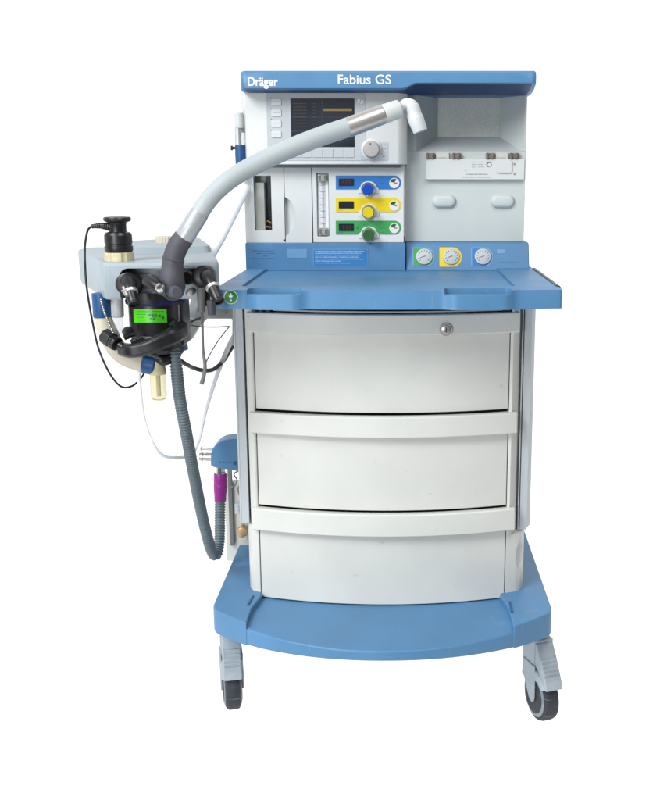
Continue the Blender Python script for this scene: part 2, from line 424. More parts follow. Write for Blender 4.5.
# --- blue sill below the console
Ys = .315
def RY(px0, py0, px1, py1, Y): return R(px0, py0, px1, py1, Y)
x0, x1, z0, z1 = R(245.5, 243, 405.5, 268, Ys)
zs0 = tz1-.0052
bm = nb(); prism_x(bm, [(Ys, zs0), (Ys, z1), (.6, z1), (.6, zs0)], x0, x1); sill = obj('console_sill', bm, 'blue', root, bevel=.002)
XL = x0
x2, x3, z2, z3 = R(408.5, 244.5, 527, 268, Ys+.012)
z3t = P(460, 242.3, .35).z
bm = nb(); prism_x(bm, [(Ys+.005, zs0), (.345, z3t-.003), (.352, z3t), (.6, z3t), (.6, zs0)], x1+.001, x3+.006)
gs = obj('gauge_sill', bm, 'blue', root, bevel=.003)
# labels on the sill
def plate(name, r, y, t, m, parent, rad=.002, bevel=0):
    bm = nb(); prism_y(bm, rrect(*r, rad), y-t, y+.001); return obj(name, bm, m, parent, bevel=bevel)
r = R(313, 249, 368, 266, Ys); lb = plate('instruction_label', r, Ys, .0008, 'label', sill)
r2 = (r[0]+.0015, r[1]-.0015, r[2]+.0015, r[3]-.0015); plate('label_field', r2, Ys, .0012, 'bluelabel', sill)
bm = nb()
for k, (f0, f1) in enumerate(((0, 1), (0, .93), (0, .9), (0, .88), (0, .96), (.0, .5), (0, .7))):
    z = r2[3]-.0048-k*.0046; words(bm, r2[0]+.004, r2[0]+.004+(r2[1]-r2[0]-.008)*f1, z, .0019, Ys-.0012)
obj('label_print', bm, 'paper', sill)
bm = nb()
for k, (a, b) in enumerate(((262, 270), (252, 274), (257, 276), (263, 268), (250, 276))):
    q0, q1 = P(a, 248.5+k*2.6, Ys), P(b, 248.5+k*2.6, Ys); words(bm, q0.x, q1.x, q0.z, .0016, Ys)
obj('printed_notice', bm, 'inkb', sill)
r = R(287, 249, 307, 258, Ys); plate('faded_label', r, Ys, .0006, 'label', sill)
# pressure gauges
def onsill(px, py):
    """point on the sloping front of the gauge sill"""
    d = Vector(ray(px, py)); p0 = Vector((0, Ys+.005, zs0)); nrm = Vector((0, z3t-.003-zs0, -(.345-Ys-.005))); nrm = Vector((0, -nrm.y, -nrm.z)) 
    C = Vector((CX, CY, CZ)); t = (p0-C).dot(nrm)/d.dot(nrm); return C+d*t, nrm.normalized()
for px, m in ((423, 'green'), (450, 'yellow'), (481.5, 'lblue')):
    p, nn = onsill(px, 257); up = Vector((0, .3, 1)); up = (up-nn*up.dot(nn)).normalized(); rt = Vector((1, 0, 0))
    if nn.y > 0: nn = -nn
    w = .0262
    def plane_shape(pts, t0, t1):
        b = nb(); loft(b, [[p+rt*a+up*c+nn*t0 for a, c in pts], [p+rt*a+up*c+nn*t1 for a, c in pts]]); return b
    cor = (1, 1, 0, 0) if m != 'lblue' else (1, 1, 1, 1)
    shp = lambda s: rrect(-w*1.0*s+.001, w*1.05*s, -.0245*s, .0235*s, .021, 6, (1, 0, 0, 1) if m != 'lblue' else (1, 0, 0, 1))
    g = obj('pressure_gauge', plane_shape(shp(1), -.001, .0010), 'label' if m != 'yellow' else 'yellow', root)
    if m != 'yellow': obj('colour_field', plane_shape(shp(.9), 0, .0014), m, g)
    b = nb(); lathe(b, p+nn*.0008+rt*.003, nn, [(0, .0195), (.004, .0195), (.005, .0178)]); obj('gauge_ring', b, 'bezel', g)
    b = nb(); lathe(b, p+nn*.0048+rt*.003, nn, [(0, .0176), (.0009, .0176)]); obj('dial', b, 'dial', g)
    b = nb(); c = p+nn*.0059+rt*.003
    for k in range(11):
        a = math.radians(225-27*k); u = rt*math.cos(a)+up*math.sin(a); v = nn.cross(u)
        loft(b, [[c+u*.0125-v*.0006, c+u*.0125+v*.0006, c+u*.0155+v*.0006, c+u*.0155-v*.0006], [c+nn*.0003+u*.0125-v*.0006, c+nn*.0003+u*.0125+v*.0006, c+nn*.0003+u*.0155+v*.0006, c+nn*.0003+u*.0155-v*.0006]])
    obj('dial_marks', b, 'ink', g)
    b = nb(); a = math.radians(200); u = rt*math.cos(a)+up*math.sin(a); v = nn.cross(u)
    q = [c-u*.003-v*.0008, c-u*.003+v*.0008, c+u*.011+v*.0003, c+u*.011-v*.0003]
    loft(b, [[k+nn*.0004 for k in q], [k+nn*.0009 for k in q]]); obj('needle', b, 'red', g)
for px0, px1, py0, py1 in ((497, 505, 249.5, 253.5), (500, 519, 256, 262)):
    b = nb(); q = [onsill(a, c)[0] for a, c in ((px0, py0), (px1, py0), (px1, py1), (px0, py1))]; nn = Vector((0,-1,.3)).normalized()
    loft(b, [[k-nn*.001 for k in q], [k+nn*.0006 for k in q]]); obj('faded_label', b, 'label' if py0 < 255 else 'blue', gs)

# --- console body: left door section, flow panel, right panel
Yf_, Yr, Ym = .32, .36, .285
XR = P(525.5, 170, Yr).x
x_412 = P(412, 200, Yr).x
ztop = P(330, 93, Yf_).z+.02
zc0 = z1+.0005
# door side body
r = R(245.5, 166, 312, 243, Yf_)
bm = nb(); box(bm, XL+.001, r[1]-.0006, Yf_, .6, zc0, ztop); side = obj('console_door', bm, 'white', root)
wr = R(254, 177.5, 271.5, 230.5, Yf_)
c = nb(); box(c, wr[0], wr[1], .2, Yf_+.05, wr[2], wr[3]+.004); boolean(side, c)
g_ = P(284.5, 200, Yf_).x
c = nb(); box(c, g_-.0009, g_+.0009, .2, Yf_+.01, zc0+.001, P(284, 166, Yf_).z); boolean(side, c)
hx = R(284.5, 197, 295, 236, Yf_)
c = nb(); prism_y(c, [(g_+.0012, hx[2])]+[(g_+.0012+(hx[1]-hx[0])*math.sin(math.pi*t/12)**.6, hx[2]+(hx[3]-hx[2])*t/12) for t in range(1, 12)]+[(g_+.0012, hx[3])], .2, Yf_+.011); boolean(side, c)
bev(side, .0018)
bm = nb(); box(bm, wr[0]+.001, P(263.5, 200, Yf_).x, Yf_+.012, Yf_+.0495, wr[2]+.001, wr[3]-.012); obj('bellows_window_strip', bm, 'tan', side)
bm = nb(); box(bm, P(263.5, 200, Yf_).x+.0005, wr[1]-.001, Yf_+.04, Yf_+.0495, wr[2]+.001, wr[3]+.003); obj('window_dark', bm, 'screen', side)
bm = nb(); q = P(268, 223, Yf_+.03); tube(bm, [q+Vector((-.006,0,.002)), q+Vector((0,-.006,.006)), q+Vector((.007,0,.0))], .0022, 8)
tube(bm, [q+Vector((-.006,0,-.008)), q+Vector((.007,0,-.010))], .002, 8); obj('window_fitting', bm, 'brass', side)
bm = nb(); q = P(284.2, 240, Yf_); disc_y(bm, q.x, q.z, .0022, Yf_-.001, Yf_+.003, 16); obj('door_pin', bm, 'black', side)
# flow panel
fr_ = R(312.5, 166, 404, 243, Yf_)
bm = nb(); box(bm, fr_[0]+.0008, fr_[1], Yf_-.004, .6, zc0, ztop); fp = obj('flow_meter_panel', bm, 'white', root)
yp = Yf_-.004
tr = R(317.5, 173.5, 328.5, 236, yp)
c = nb(); prism_y(c, rrect(tr[0]-.001, tr[1]+.001, tr[2]-.001, tr[3]+.001, .002), .2, yp+.012); boolean(fp, c); bev(fp, .002)
bm = nb(); box(bm, tr[0]+.0005, tr[1]-.0005, yp+.008, yp+.0115, tr[2]+.001, tr[3]-.001); obj('scale_plate', bm, 'paper', fp)
xm = (tr[0]+tr[1])/2
bm = nb(); cyl(bm, (xm, yp+.004, tr[2]+.016), (xm, yp+.004, tr[3]-.016), .0028, .0034, 20); obj('glass_tube', bm, 'clear', fp)
for za, zb_ in ((tr[3]-.019, tr[3]-.002), (tr[2]+.002, tr[2]+.019)):
    bm = nb(); box(bm, xm-.0098, xm+.0098, yp-.003, yp+.0078, za, zb_); hld = obj('tube_holder', bm, 'chrome', fp, bevel=.0012)
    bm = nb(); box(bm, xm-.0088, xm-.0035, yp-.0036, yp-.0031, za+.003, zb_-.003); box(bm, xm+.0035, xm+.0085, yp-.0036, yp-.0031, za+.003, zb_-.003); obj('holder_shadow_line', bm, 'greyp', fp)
bm = nb()
for k in range(7): z = tr[2]+.028+(tr[3]-tr[2]-.056)*k/6; box(bm, xm-.0055, xm+.0055, yp-.0013, yp-.0009, z, z+.0011)
for k in range(18): z = tr[2]+.026+(tr[3]-tr[2]-.052)*k/17; box(bm, xm-.0078, xm-.0056, yp+.0075, yp+.0079, z, z+.0006)
obj('scale_marks', bm, 'greyp', fp)
for i, (py, m, kn) in enumerate(((182.5, 'lblue', 'kblue'), (205, 'yellow', 'kyel'), (227.5, 'green', 'kgrn'))):
    r = R(335.8, py-6.9, 401, py+6.9, yp); t0, t1 = .0008, .0014
    bm = nb(); prism_y(bm, rrect(*r, .0158, 8, (1, 0, 0, 1)), yp-.0012, yp+.0008); st = obj('flow_strip', bm, m, fp)
    d = R(338.8, py-3.8, 353.8, py+3.4, yp)
    bm = nb(); prism_y(bm, rrect(*d, .001), yp-.0028, yp-.001); obj('digital_display', bm, 'screen', st)
    if i != 1:
        bm = nb()
        for k in range(3):
            xq = d[0]+(d[1]-d[0])*(.28+.2*k); zq = (d[2]+d[3])/2
            for z in (-.0038, 0, .0038): box(bm, xq, xq+.0035, yp-.0032, yp-.0028, zq+z-.0004, zq+z+.0004)
        obj('display_digits', bm, led_red, st)
    kc = P(369 if i else 368.5, py+7, yp)
    bm = nb(); w = .0215
    pts = [(kc.x+w*.92*math.cos(math.radians(a)), kc.z+.0175*math.sin(math.radians(a))) for a in range(-30, 211, 10)]
    pts = [(kc.x+.024, kc.z-.009), (kc.x+.0235, kc.z+.002)]+[(kc.x+.0185*math.cos(math.radians(a)), kc.z+.006+.013*math.sin(math.radians(a))) for a in range(0, 181, 12)]+[(kc.x-.0235, kc.z+.002), (kc.x-.024, kc.z-.009)]
    prism_y(bm, pts, yp-.0022, yp); obj('knob_surround', bm, 'white', st, bevel=.0008)
    bm = nb(); lathe(bm, (kc.x-.001, yp-.002, kc.z), (0,-1,0), [(0, .0168), (.006, .0168), (.012, .0155), (.013, .0145)]); fl = obj('knob_collar', bm, 'chrome', st)
    bm = nb(); 
    pr = []
    for k in range(48):
        rr = .0122+(.0008 if k % 4 < 2 else 0); a = 2*math.pi*k/48; pr.append((kc.x-.001+rr*math.cos(a), kc.z+rr*math.sin(a)))
    prism_y(bm, pr, yp-.032, yp-.0148); obj('knob', bm, kn, st, bevel=.001)
    gc = P(394.3, py+.6, yp)
    bm = nb(); disc_y(bm, gc.x, gc.z, .0118, yp-.0022, yp-.001); mg = obj('mini_gauge', bm, 'dial', st)
    bm = nb()
    prism_y(bm, [(gc.x, gc.z+.001)]+[(gc.x+.0095*math.cos(math.radians(a)), gc.z+.001+.009*math.sin(math.radians(a))) for a in range(60, 170, 12)], yp-.0026, yp-.0021)
    obj('gauge_sector', bm, 'kgrn', st)
    bm = nb(); box(bm, gc.x-.0005, gc.x+.0065, yp-.003, yp-.0021, gc.z-.0006, gc.z+.0012); obj('gauge_pointer', bm, 'inkb', st)
    PM = 'inkb' if i != 1 else 'brass'
    bm = nb(); q = P(363, py-2.8, yp); words(bm, q.x, q.x+.013, q.z, .0016, yp-.0012); obj('strip_print', bm, PM, st); bm = nb()
    q = P(380.5, py-4.5, yp); words(bm, q.x, q.x+.008, q.z, .0013, yp-.0012)
    q = P(379, py+.8, yp); words(bm, q.x, q.x+.012, q.z, .0012, yp-.0012); q = P(381.5, py+5.2, yp); words(bm, q.x, q.x+.007, q.z, .0012, yp-.0012)
    obj('strip_print', bm, PM, st); bm = nb()
    q = P(338, py+5.2, yp); words(bm, q.x, q.x+.012, q.z, .001, yp-.0012)
    obj('strip_print', bm, PM, st)
    if i == 2: bm = nb(); q = P(357.5, py+.5, yp); disc_y(bm, q.x, q.z, .0018, yp-.0018, yp-.001, 12); obj('dot', bm, 'inkb', st)

# right back panel with recessed funnel niche
zr0 = z3t+.0005
zlip = P(470, 151.5, Yr).z                         # bottom of the niche opening
ztop_r = P(470, 93, Yr).z+.03
xa, xb = fr_[1]+.0015, XR
bm = nb()
box(bm, xa, xb, Yr, .6, zr0, zlip)
box(bm, xb-.006, xb, Yr, .6, zlip, ztop_r)
o = obj('mounting_panel', bm, 'panel', root, bevel=.0015)
Yn = .44
bl, br = P(437, 137.5, Yn), P(500, 137.5, Yn); tl, tr_ = P(437, 80, Yn), P(500, 80, Yn)
ol, or_ = P(414, 153, Yr+.002), Vector((xb-.0062, Yr+.002, zlip))
bm = nb()
V = {}
def q4(*p): bm.faces.new([bm.verts.new(k) for k in p])
zlb = zlip-.0
fl_, frr = Vector((xa, Yr+.0015, zlip)), Vector((xb-.006, Yr+.0015, zlip))
ft_l, ft_r = Vector((xa, Yr+.0015, ztop_r)), Vector((xb-.006, Yr+.0015, ztop_r))
bt_l, bt_r = Vector((bl.x, Yn, ztop_r)), Vector((br.x, Yn, ztop_r))
e1 = Vector((P(416, 150, Yr).x, Yr+.0015, zlip))
q4(fl_, frr, br, bl); q4(e1, bl, bt_l, Vector((e1.x, e1.y, ztop_r))); q4(frr, ft_r, bt_r, br)
q4(fl_, e1, Vector((e1.x, e1.y, ztop_r)), ft_l)
nic = obj('niche_walls', bm, 'panel', root, smooth=False)
sm = nic.modifiers.new('t', 'SOLIDIFY'); sm.thickness = .002; sm.offset = 0
bm = nb(); box(bm, bl.x-.004, br.x+.004, Yn+.0012, Yn+.004, bl.z-.004, ztop_r); obj('niche_back', bm, 'niche', root)
# vaporizer mounting bar
b0 = R(425.5, 159, 524.5, 179.5, Yr-.012)
bm = nb(); prism_y(bm, rrect(*b0, .0015), Yr-.012, Yr+.001); mb = obj('mounting_bar', bm, 'white', root, bevel=.001)
yb = Yr-.012
for ps in ((426, 435), (452, 461), (486, 495), (510, 519)):
    r = R(ps[0], 153.2, ps[1], 159.5, yb)
    bm = nb(); box(bm, r[0], r[1], yb+.001, yb+.011, r[2], r[3]); box(bm, r[0]+.001, r[0]+.005, yb-.004, yb+.003, r[2]+.001, r[3]+.001); box(bm, r[1]-.008, r[1]-.004, yb-.004, yb+.003, r[2]+.001, r[3]+.001)
    cl = obj('mounting_socket', bm, 'brown', mb, bevel=.0005)
    bm = nb(); disc_y(bm, (r[0]+r[1])/2, (r[2]+r[3])/2-.001, .0032, yb-.005, yb+.004, 16); obj('socket_pin', bm, 'chrome', cl)
for a, b in ((436, 449), (496, 508)):
    r = R(a, 152.5, b, 159, yb); bm = nb(); box(bm, r[0], r[1], yb+.004, yb+.0108, r[2], r[3]); c = obj('socket_plate', bm, 'plate', mb)
    bm = nb(); words(bm, r[0]+.002, r[1]-.004, r[2]+.002, .0014, yb+.004); obj('plate_print', bm, 'ink', mb)
bm = nb()
for px0, px1, py, h in ((472, 476, 162, .0014), (477.5, 484, 162, .0014), (472, 476, 164.5, .0014), (477.5, 484, 164.5, .0014), (472, 476, 167, .0014), (478, 484, 167, .0014), (464.5, 467, 170.5, .0022), (465.5, 488, 174.3, .0026), (462, 491, 177.2, .0022)):
    a, b = P(px0, py, yb), P(px1, py, yb); words(bm, a.x, b.x, a.z-h/2, h, yb)
q = P(489, 164.5, yb); 
prism_y(bm, [(q.x+.0065*math.cos(math.radians(a)), q.z+.0065*math.sin(math.radians(a))) for a in range(0, 360, 20)], yb-.0004, yb+.0002)
obj('bar_print', bm, 'greyp', mb)
bm = nb(); disc_y(bm, q.x+.001, q.z-.001, .0045, yb-.0009, yb, 20); obj('print_ring', bm, 'white', mb)
r = R(497, 160.5, 512, 173, yb); bm = nb(); prism_y(bm, rrect(*r, .004), yb-.004, yb); obj('cover_cap', bm, 'white', mb, bevel=.0015)
for py in (164, 174):
    bm = nb(); q = P(514.5, py, yb); disc_y(bm, q.x, q.z, .0024, yb-.0012, yb+.001, 14); obj('screw', bm, 'steel', mb)
# two oval pads
for px in (444, 502.5):
    r = R(px-11.5, 195.3, px+11.5, 207.5, Yr); bm = nb()
    rings = []
    for (ins, y) in ((0, Yr+.001), (0, Yr-.005), (.003, Yr-.0085), (.008, Yr-.010)):
        rings.append([(x, y, z) for x, z in rrect(r[0]+ins, r[1]-ins, r[2]+ins, r[3]-ins, .014-ins*.9, 8)])
    loft(bm, rings); obj('oval_pad', bm, 'panel', root, ang=60)
# thin seam line down the panel near the flow panel
# --- monitor
mr = R(244, 86, 408, 164.8, Ym)
mz1 = P(330, 80, Ym).z
bm = nb()
fx0, fx1 = mr[0]+.001, P(399.5, 130, Ym).x
sec = [(mr[0], Ym+.03), (mr[0], Ym+.012), (mr[0]+.004, Ym+.003), (mr[0]+.012, Ym), (fx1-.006, Ym), (fx1, Ym+.002), (fx1+.016, Ym+.022), (fx1+.018, Ym+.03), (fx1+.018, .56), (mr[0], .56)]
prism_z(bm, sec, mr[2]+.0, mz1)
mon = obj('monitor', bm, 'white', root, bevel=.003, seg=3)
mpl = R(267, 93.5, 365.5, 160.5, Ym); plate('monitor_bezel', mpl, Ym, .0012, 'bezel', mon, .003)
sr = R(291, 98.5, 354.5, 147, Ym); plate('screen', sr, Ym, .0022, 'screen', mon, .001)
ysn = Ym-.0022
bm = nb()
for k in range(9):
    a = P(293.5, 104+k*3.3, Ym); words(bm, a.x, a.x+.030, a.z, .0015, ysn, wmin=1.5, wmax=7)
for k in range(8):
    a = P(312, 104+k*3.3, Ym); words(bm, a.x, a.x+.010, a.z, .0014, ysn)
obj('screen_readout', bm, scr_text, mon)
bm = nb(); a = R(323.5, 108.6, 352, 111.2, Ym); box(bm, a[0], a[1], ysn-.0004, ysn, a[2], a[3]); obj('screen_alarm_bar', bm, scr_bar, mon)
bm = nb()
a = R(322, 99.5, 322.6, 146, Ym); box(bm, a[0], a[1], ysn-.0004, ysn, a[2], a[3])
for py in (117, 131): a = R(292, py, 354, py+.6, Ym); box(bm, a[0], a[1], ysn-.0003, ysn, a[2], a[3])
a = P(333, 104.5, Ym); words(bm, a.x, a.x+.03, a.z, .0012, ysn)
obj('screen_lines', bm, dimgrey, mon)
for k in range(6):
    a = R(291.6+k*10.6, 149, 301.4+k*10.6, 157.5, Ym); bm = nb(); prism_y(bm, rrect(*a, .0015), Ym-.0026, Ym-.001); obj('soft_key', bm, 'bezel' , mon, bevel=.0006)
for k, py in enumerate((102.2, 113, 123.6, 134.4)):
    a = R(271.5, py-3.6, 281.5, py+3.4, Ym); bm = nb(); prism_y(bm, rrect(*a, .003), Ym-.0034, Ym-.001); kk = obj('key', bm, 'key', mon, bevel=.0008)
    bm = nb(); words(bm, a[0]+.005, a[1]-.004, (a[2]+a[3])/2, .0012, Ym-.0034)
    box(bm, a[0]-.0012, a[0]+.0012, Ym-.0018, Ym-.001, a[3]+.0005, a[3]+.0025); obj('key_print', bm, 'greyp', kk)
for px, py in ((261, 154), (276, 154)):
    a = R(px-4, py-4, px+4, py+4, Ym); bm = nb(); prism_y(bm, rrect(*a, .002), Ym-.0018, Ym+.001); kk = obj('key', bm, 'key', mon, bevel=.0006)
    bm = nb(); box(bm, a[0]+.007, a[1]-.007, Ym-.0024, Ym-.0018, a[2]+.005, a[3]-.005); obj('key_print', bm, 'bezel', kk)
a = R(364, 142, 388, 160, Ym); plate('knob_panel', a, Ym, .0013, 'bezel', mon, .002)
q = P(371.5, 149.5, Ym)
bm = nb(); lathe(bm, (q.x, Ym-.001, q.z), (0,-1,0), [(0, .024), (.002, .024), (.003, .022)]); obj('knob_ring', bm, 'key', mon)
bm = nb(); lathe(bm, (q.x, Ym-.003, q.z), (0,-1,0), [(0, .0195), (.014, .0185), (.017, .0165), (.0175, .014)], 40)
kb = obj('rotary_knob', bm, 'kgrey', mon)
bm = nb(); disc_y(bm, q.x-.002, q.z+.012, .0022, Ym-.0209, Ym-.019, 14); obj('knob_mark', bm, 'greyp', kb)
bm = nb()
for px, py in ((381, 145), (385, 145), (381, 149), (385, 149), (381, 154), (384, 157)):
    a = P(px, py, Ym); words(bm, a.x-.003, a.x+.004, a.z, .0016, Ym-.0013)
obj('knob_print', bm, 'greyp', mon)
bm = nb(); a = P(360, 101, Ym)
prism_y(bm, [(a.x-.005, a.z+.004), (a.x+.001, a.z+.004), (a.x-.002, a.z-.004), (a.x-.006, a.z-.004)], Ym-.0018, Ym-.001)
prism_y(bm, [(a.x+.003, a.z+.001), (a.x+.009, a.z+.003), (a.x+.006, a.z-.005), (a.x+.001, a.z-.006)], Ym-.0018, Ym-.001)
obj('monitor_emblem', bm, 'paper', mon)
bm = nb()
for py in (96.5, 99.5, 103): a = P(383, py, Ym); words(bm, a.x, a.x+.016, a.z, .0011, Ym)
obj('monitor_print', bm, 'bezel', mon)
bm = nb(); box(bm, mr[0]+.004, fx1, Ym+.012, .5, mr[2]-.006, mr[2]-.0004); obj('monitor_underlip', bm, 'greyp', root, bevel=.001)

# --- hood
Yh = .235
hx0, hx1 = P(240, 80, Yh).x, P(537, 80, Yh).x
htz = P(385, 70.5, Yh).z; hbz = P(330, 90, Yh).z; hbz2 = P(470, 83.5, Yh).z
hin = P(470, 94.5, .335).z
def sectA(x, ins=0, dy=0): return [(x, .60, htz+.006-ins), (x, Yh+.006+dy, htz-ins), (x, Yh+dy, htz-.005-ins), (x, Yh+dy, hbz+.004), (x, Yh+.005+dy, hbz), (x, Yh+.03, hbz-.001), (x, .34, hbz-.002), (x, .60, hbz-.002)]
def sectB(x, ins=0, dy=0, t=1):
    m = lambda a, b: a+(b-a)*t
    return [(x, .60, htz+.006-ins), (x, Yh+.006+dy, htz-ins), (x, Yh+dy, htz-.005-ins), (x, Yh+dy, m(hbz+.004, hbz2+.002)), (x, Yh+.005+dy, m(hbz, hbz2-.001)), (x, m(Yh+.03, Yh+.055), m(hbz-.001, hin+.005)), (x, m(.34, .345), m(hbz-.002, hin)), (x, .60, m(hbz-.002, hin))]
bm = nb()
xt0, xt1 = P(402, 88, Yh).x, P(417, 88, Yh).x
rings = [sectA(hx0, .006, .012), sectA(hx0+.002, .002, .005), sectA(hx0+.007, 0, .001), sectA(hx0+.014)]
rings += [sectA(hx0+.014+(xt0-hx0-.014)*k/6) for k in range(1, 7)]
for k in range(1, 7): t = k/6; rings.append(sectB(xt0+(xt1-xt0)*t, t=t*t*(3-2*t)))
rings += [sectB(xt1+(hx1-.012-xt1)*k/6) for k in range(1, 7)]
rings += [sectB(hx1-.005, 0, .002), sectB(hx1-.0015, .002, .006), sectB(hx1, .006, .014)]
loft(bm, rings)
hood = obj('hood', bm, 'blue', root, ang=50)
# shade under the hood, painted as a navy sheet just below the shell
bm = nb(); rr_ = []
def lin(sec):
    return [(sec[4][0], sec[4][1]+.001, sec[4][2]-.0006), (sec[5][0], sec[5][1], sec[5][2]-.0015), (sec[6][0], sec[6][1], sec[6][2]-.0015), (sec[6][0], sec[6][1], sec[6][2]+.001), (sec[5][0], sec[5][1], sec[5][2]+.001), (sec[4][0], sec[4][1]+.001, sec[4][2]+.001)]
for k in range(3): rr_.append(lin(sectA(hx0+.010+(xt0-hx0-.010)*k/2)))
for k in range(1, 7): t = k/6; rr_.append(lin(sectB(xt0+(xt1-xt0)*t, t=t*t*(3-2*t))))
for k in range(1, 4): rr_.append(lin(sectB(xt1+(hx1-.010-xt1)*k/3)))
loft(bm, rr_); obj('hood_shade_sheet', bm, 'hood_shade', hood, ang=50)
a, b = P(248, 86.2, Yh), P(278, 86.2, Yh); text('maker_lettering', 'Dräger', a.x, b.x, a.z+.001, Yh-.0002, 'paper', hood, bold=.024, height=.0185)
a, b = P(338, 84, Yh), P(391, 84, Yh); text('model_lettering', 'Fabius GS', a.x, b.x, a.z, Yh-.0002, 'paper', hood, bold=.010, height=.0200)

# --- side hardware attached to the machine at the left of the console (vertical flow valve)
q = P(239.6, 130, .30); CYv = .30
bm = nb(); zA, zB, zC, zD = P(241, 113, .30).z, P(241, 128, .30).z, P(241, 145, .30).z, P(241, 176, .30).z
lathe(bm, (q.x, .30, zB), (0,0,1), [(0, .0105), (zA-zB-.003, .0105), (zA-zB, .0085)]); cv = obj('suction_canister', bm, 'panel', root)
bm = nb(); lathe(bm, (q.x, .30, zC), (0,0,1), [(0, .0115), (zB-zC, .011)]); obj('canister_glass', bm, 'clear', cv)
bm = nb(); lathe(bm, (q.x, .30, zC), (0,0,1), [(0, .003), (zB-zC, .003)]); obj('canister_float', bm, 'greyp', cv)
bm = nb(); lathe(bm, (q.x, .30, zD), (0,0,1), [(0, .009), (.004, .0112), (.05, .0122), (zC-zD-.006, .0116), (zC-zD, .0116)]); obj('canister_base', bm, 'blue_deep', cv)
bm = nb(); a = P(231, 148, .30); cyl(bm, (a.x, .30, a.z), (q.x-.008, .30, a.z), .003, n=12); cyl(bm, (a.x, .30, a.z), (a.x+.004, .30, a.z), .0055, n=14); obj('canister_screw', bm, 'black', cv)
bm = nb(); box(bm, q.x, XL+.02, .295, .305, zB-.01, zB+.005); obj('canister_bracket', bm, 'greyp', cv)

# --- casters
def caster(cx, cy, yaw, parent=root):
    Rr = .056
    rot = Matrix.Rotation(yaw, 3, 'Z')
    def tf(bm):
        for v in bm.verts: v.co = rot @ v.co + Vector((cx, cy, 0))
        return bm
    # local frame: wheel rolls along Y, axle along X, stem at y=+.0 and wheel centre at y=-.016
    wy = -.012
    bm = nb(); cyl(bm, (0, .012, .125), (0, .012, zb+.01), .013); 
    # fork hood: curved shell over the wheel
    pr = [(wy+.066*math.cos(math.radians(a)), Rr+.066*math.sin(math.radians(a))) for a in range(35, 146, 10)]
    rings = []
    for x, s in ((-.025, .86), (-.0225, .97), (-.017, 1), (.017, 1), (.0225, .97), (.025, .86)):
        rings.append([(x, wy+(y-wy)*s, Rr+(z-Rr)*s) for y, z in pr]+[(x, wy-.030*s, Rr+.045), (x, wy+.045*s, Rr+.030)])
    loft(bm, rings)
    for s in (-1, 1):
        pts = [(wy-.012, Rr+.05), (wy-.013, Rr+.0), (wy-.008, Rr-.010), (wy, Rr-.013), (wy+.008, Rr-.010), (wy+.016, Rr+.0), (wy+.045, Rr+.042), (.03, .13), (-.022, .13)]
        prism_x(bm, pts, s*.0215, s*.0255)
    box(bm, -.0225, .0225, -.016, .038, .112, .186)
    cyl(bm, (0, .010, .186), (0, .010, .20), .019, .021)
    fk = obj('caster', tf(bm), 'caster', parent, bevel=.002)
    bm = nb()
    prof = [(-.017, .030), (-.017, Rr-.008), (-.014, Rr-.002), (-.008, Rr), (.008, Rr), (.014, Rr-.002), (.017, Rr-.008), (.017, .030)]
    lathe(bm, (0, wy, Rr), (1,0,0), prof, 48); wh = obj('tyre', tf(bm), 'rubber', fk)
    bm = nb(); lathe(bm, (-.0195, wy, Rr), (1,0,0), [(0, .042), (.0015, .046), (.0375, .046), (.039, .042)], 40); obj('rim', tf(bm), 'rimg', fk)
    bm = nb(); lathe(bm, (-.0205, wy, Rr), (1,0,0), [(0, .038), (.041, .038)], 32); obj('hub_cap', tf(bm), 'rubber', fk)
    bm = nb()
    # brake pedal: sloping ribbed tongue at the front
    pts = [(.020, .188), (-.020, .180), (-.040, .152), (-.066, .106), (-.070, .092), (-.060, .092), (-.052, .100), (-.030, .122), (.02, .14)]
    prism_x(bm, [(y, z) for y, z in pts], -.0205, .0205); pd = obj('brake_pedal', tf(bm), 'caster', fk, bevel=.003)
    for k in range(5):
        t = k/5; y = -.0405-.024*t; z = .150-.042*t
        bm = nb(); box(bm, -.018, .018, y-.003, y+.001, z-.004, z+.003); obj('pedal_rib', tf(bm), 'caster', fk, bevel=.001)
    return fk
caster(P(230.5, 690, -.04).x, -.018, math.radians(12))
caster(P(540.5, 690, -.09).x, -.066, math.radians(20))
caster(-.32, .55, math.radians(160)); caster(.3, .55, math.radians(190))

# --- gas scavenging box at the lower left side and its plate
gx = thing('scavenging_receiver', P(238, 470, .16), 'small sky blue gas receiver box jutting from the cabinet side above the purple cuff', 'gas receiver')
Yg = .12
A = [(210.5, 466), (211, 451), (215.5, 444.5), (222, 440.5), (230, 439.3), (242, 439), (242, 472), (214, 467.5)]
pts = [(P(a, b, Yg).x, P(a, b, Yg).z) for a, b in A]
pts = roundpoly(pts, [.006, .008, .012, .012, .01, 0, 0, .006])
bm = nb(); prism_y(bm, pts, Yg, Yg+.055); obj('housing', bm, 'blue', gx, bevel=.005, seg=3)
bm = nb(); a = P(199.5, 456.5, Yg+.04); b = P(212, 457, Yg+.04); lathe(bm, a, b-a, [(0, .009), (.004, .009), (.0045, .0105), (.008, .0105), (.0085, .0085), (.014, .0085), (.0145, .0100), (.03, .0100)]); obj('outlet', bm, 'steel', gx)
bm = nb(); a = P(200.5, 448.5, Yg+.04); b = P(213, 449.5, Yg+.04); cyl(bm, a, b, .0028, n=12); lathe(bm, a, b-a, [(0, .0045), (.003, .0055), (.004, .003)]); obj('thumb_screw', bm, 'steel', gx)
bm = nb()
for k in range(4): a = P(219+k*3.5, 462.5, Yg); box(bm, a.x, a.x+.004, Yg-.0006, Yg+.001, a.z, a.z+.0014)
obj('housing_print', bm, 'inkb', gx)
bm = nb(); a = P(235, 463, Yg); disc_y(bm, a.x, a.z, .004, Yg-.003, Yg+.001, 14); obj('housing_knob', bm, 'inkb', gx)
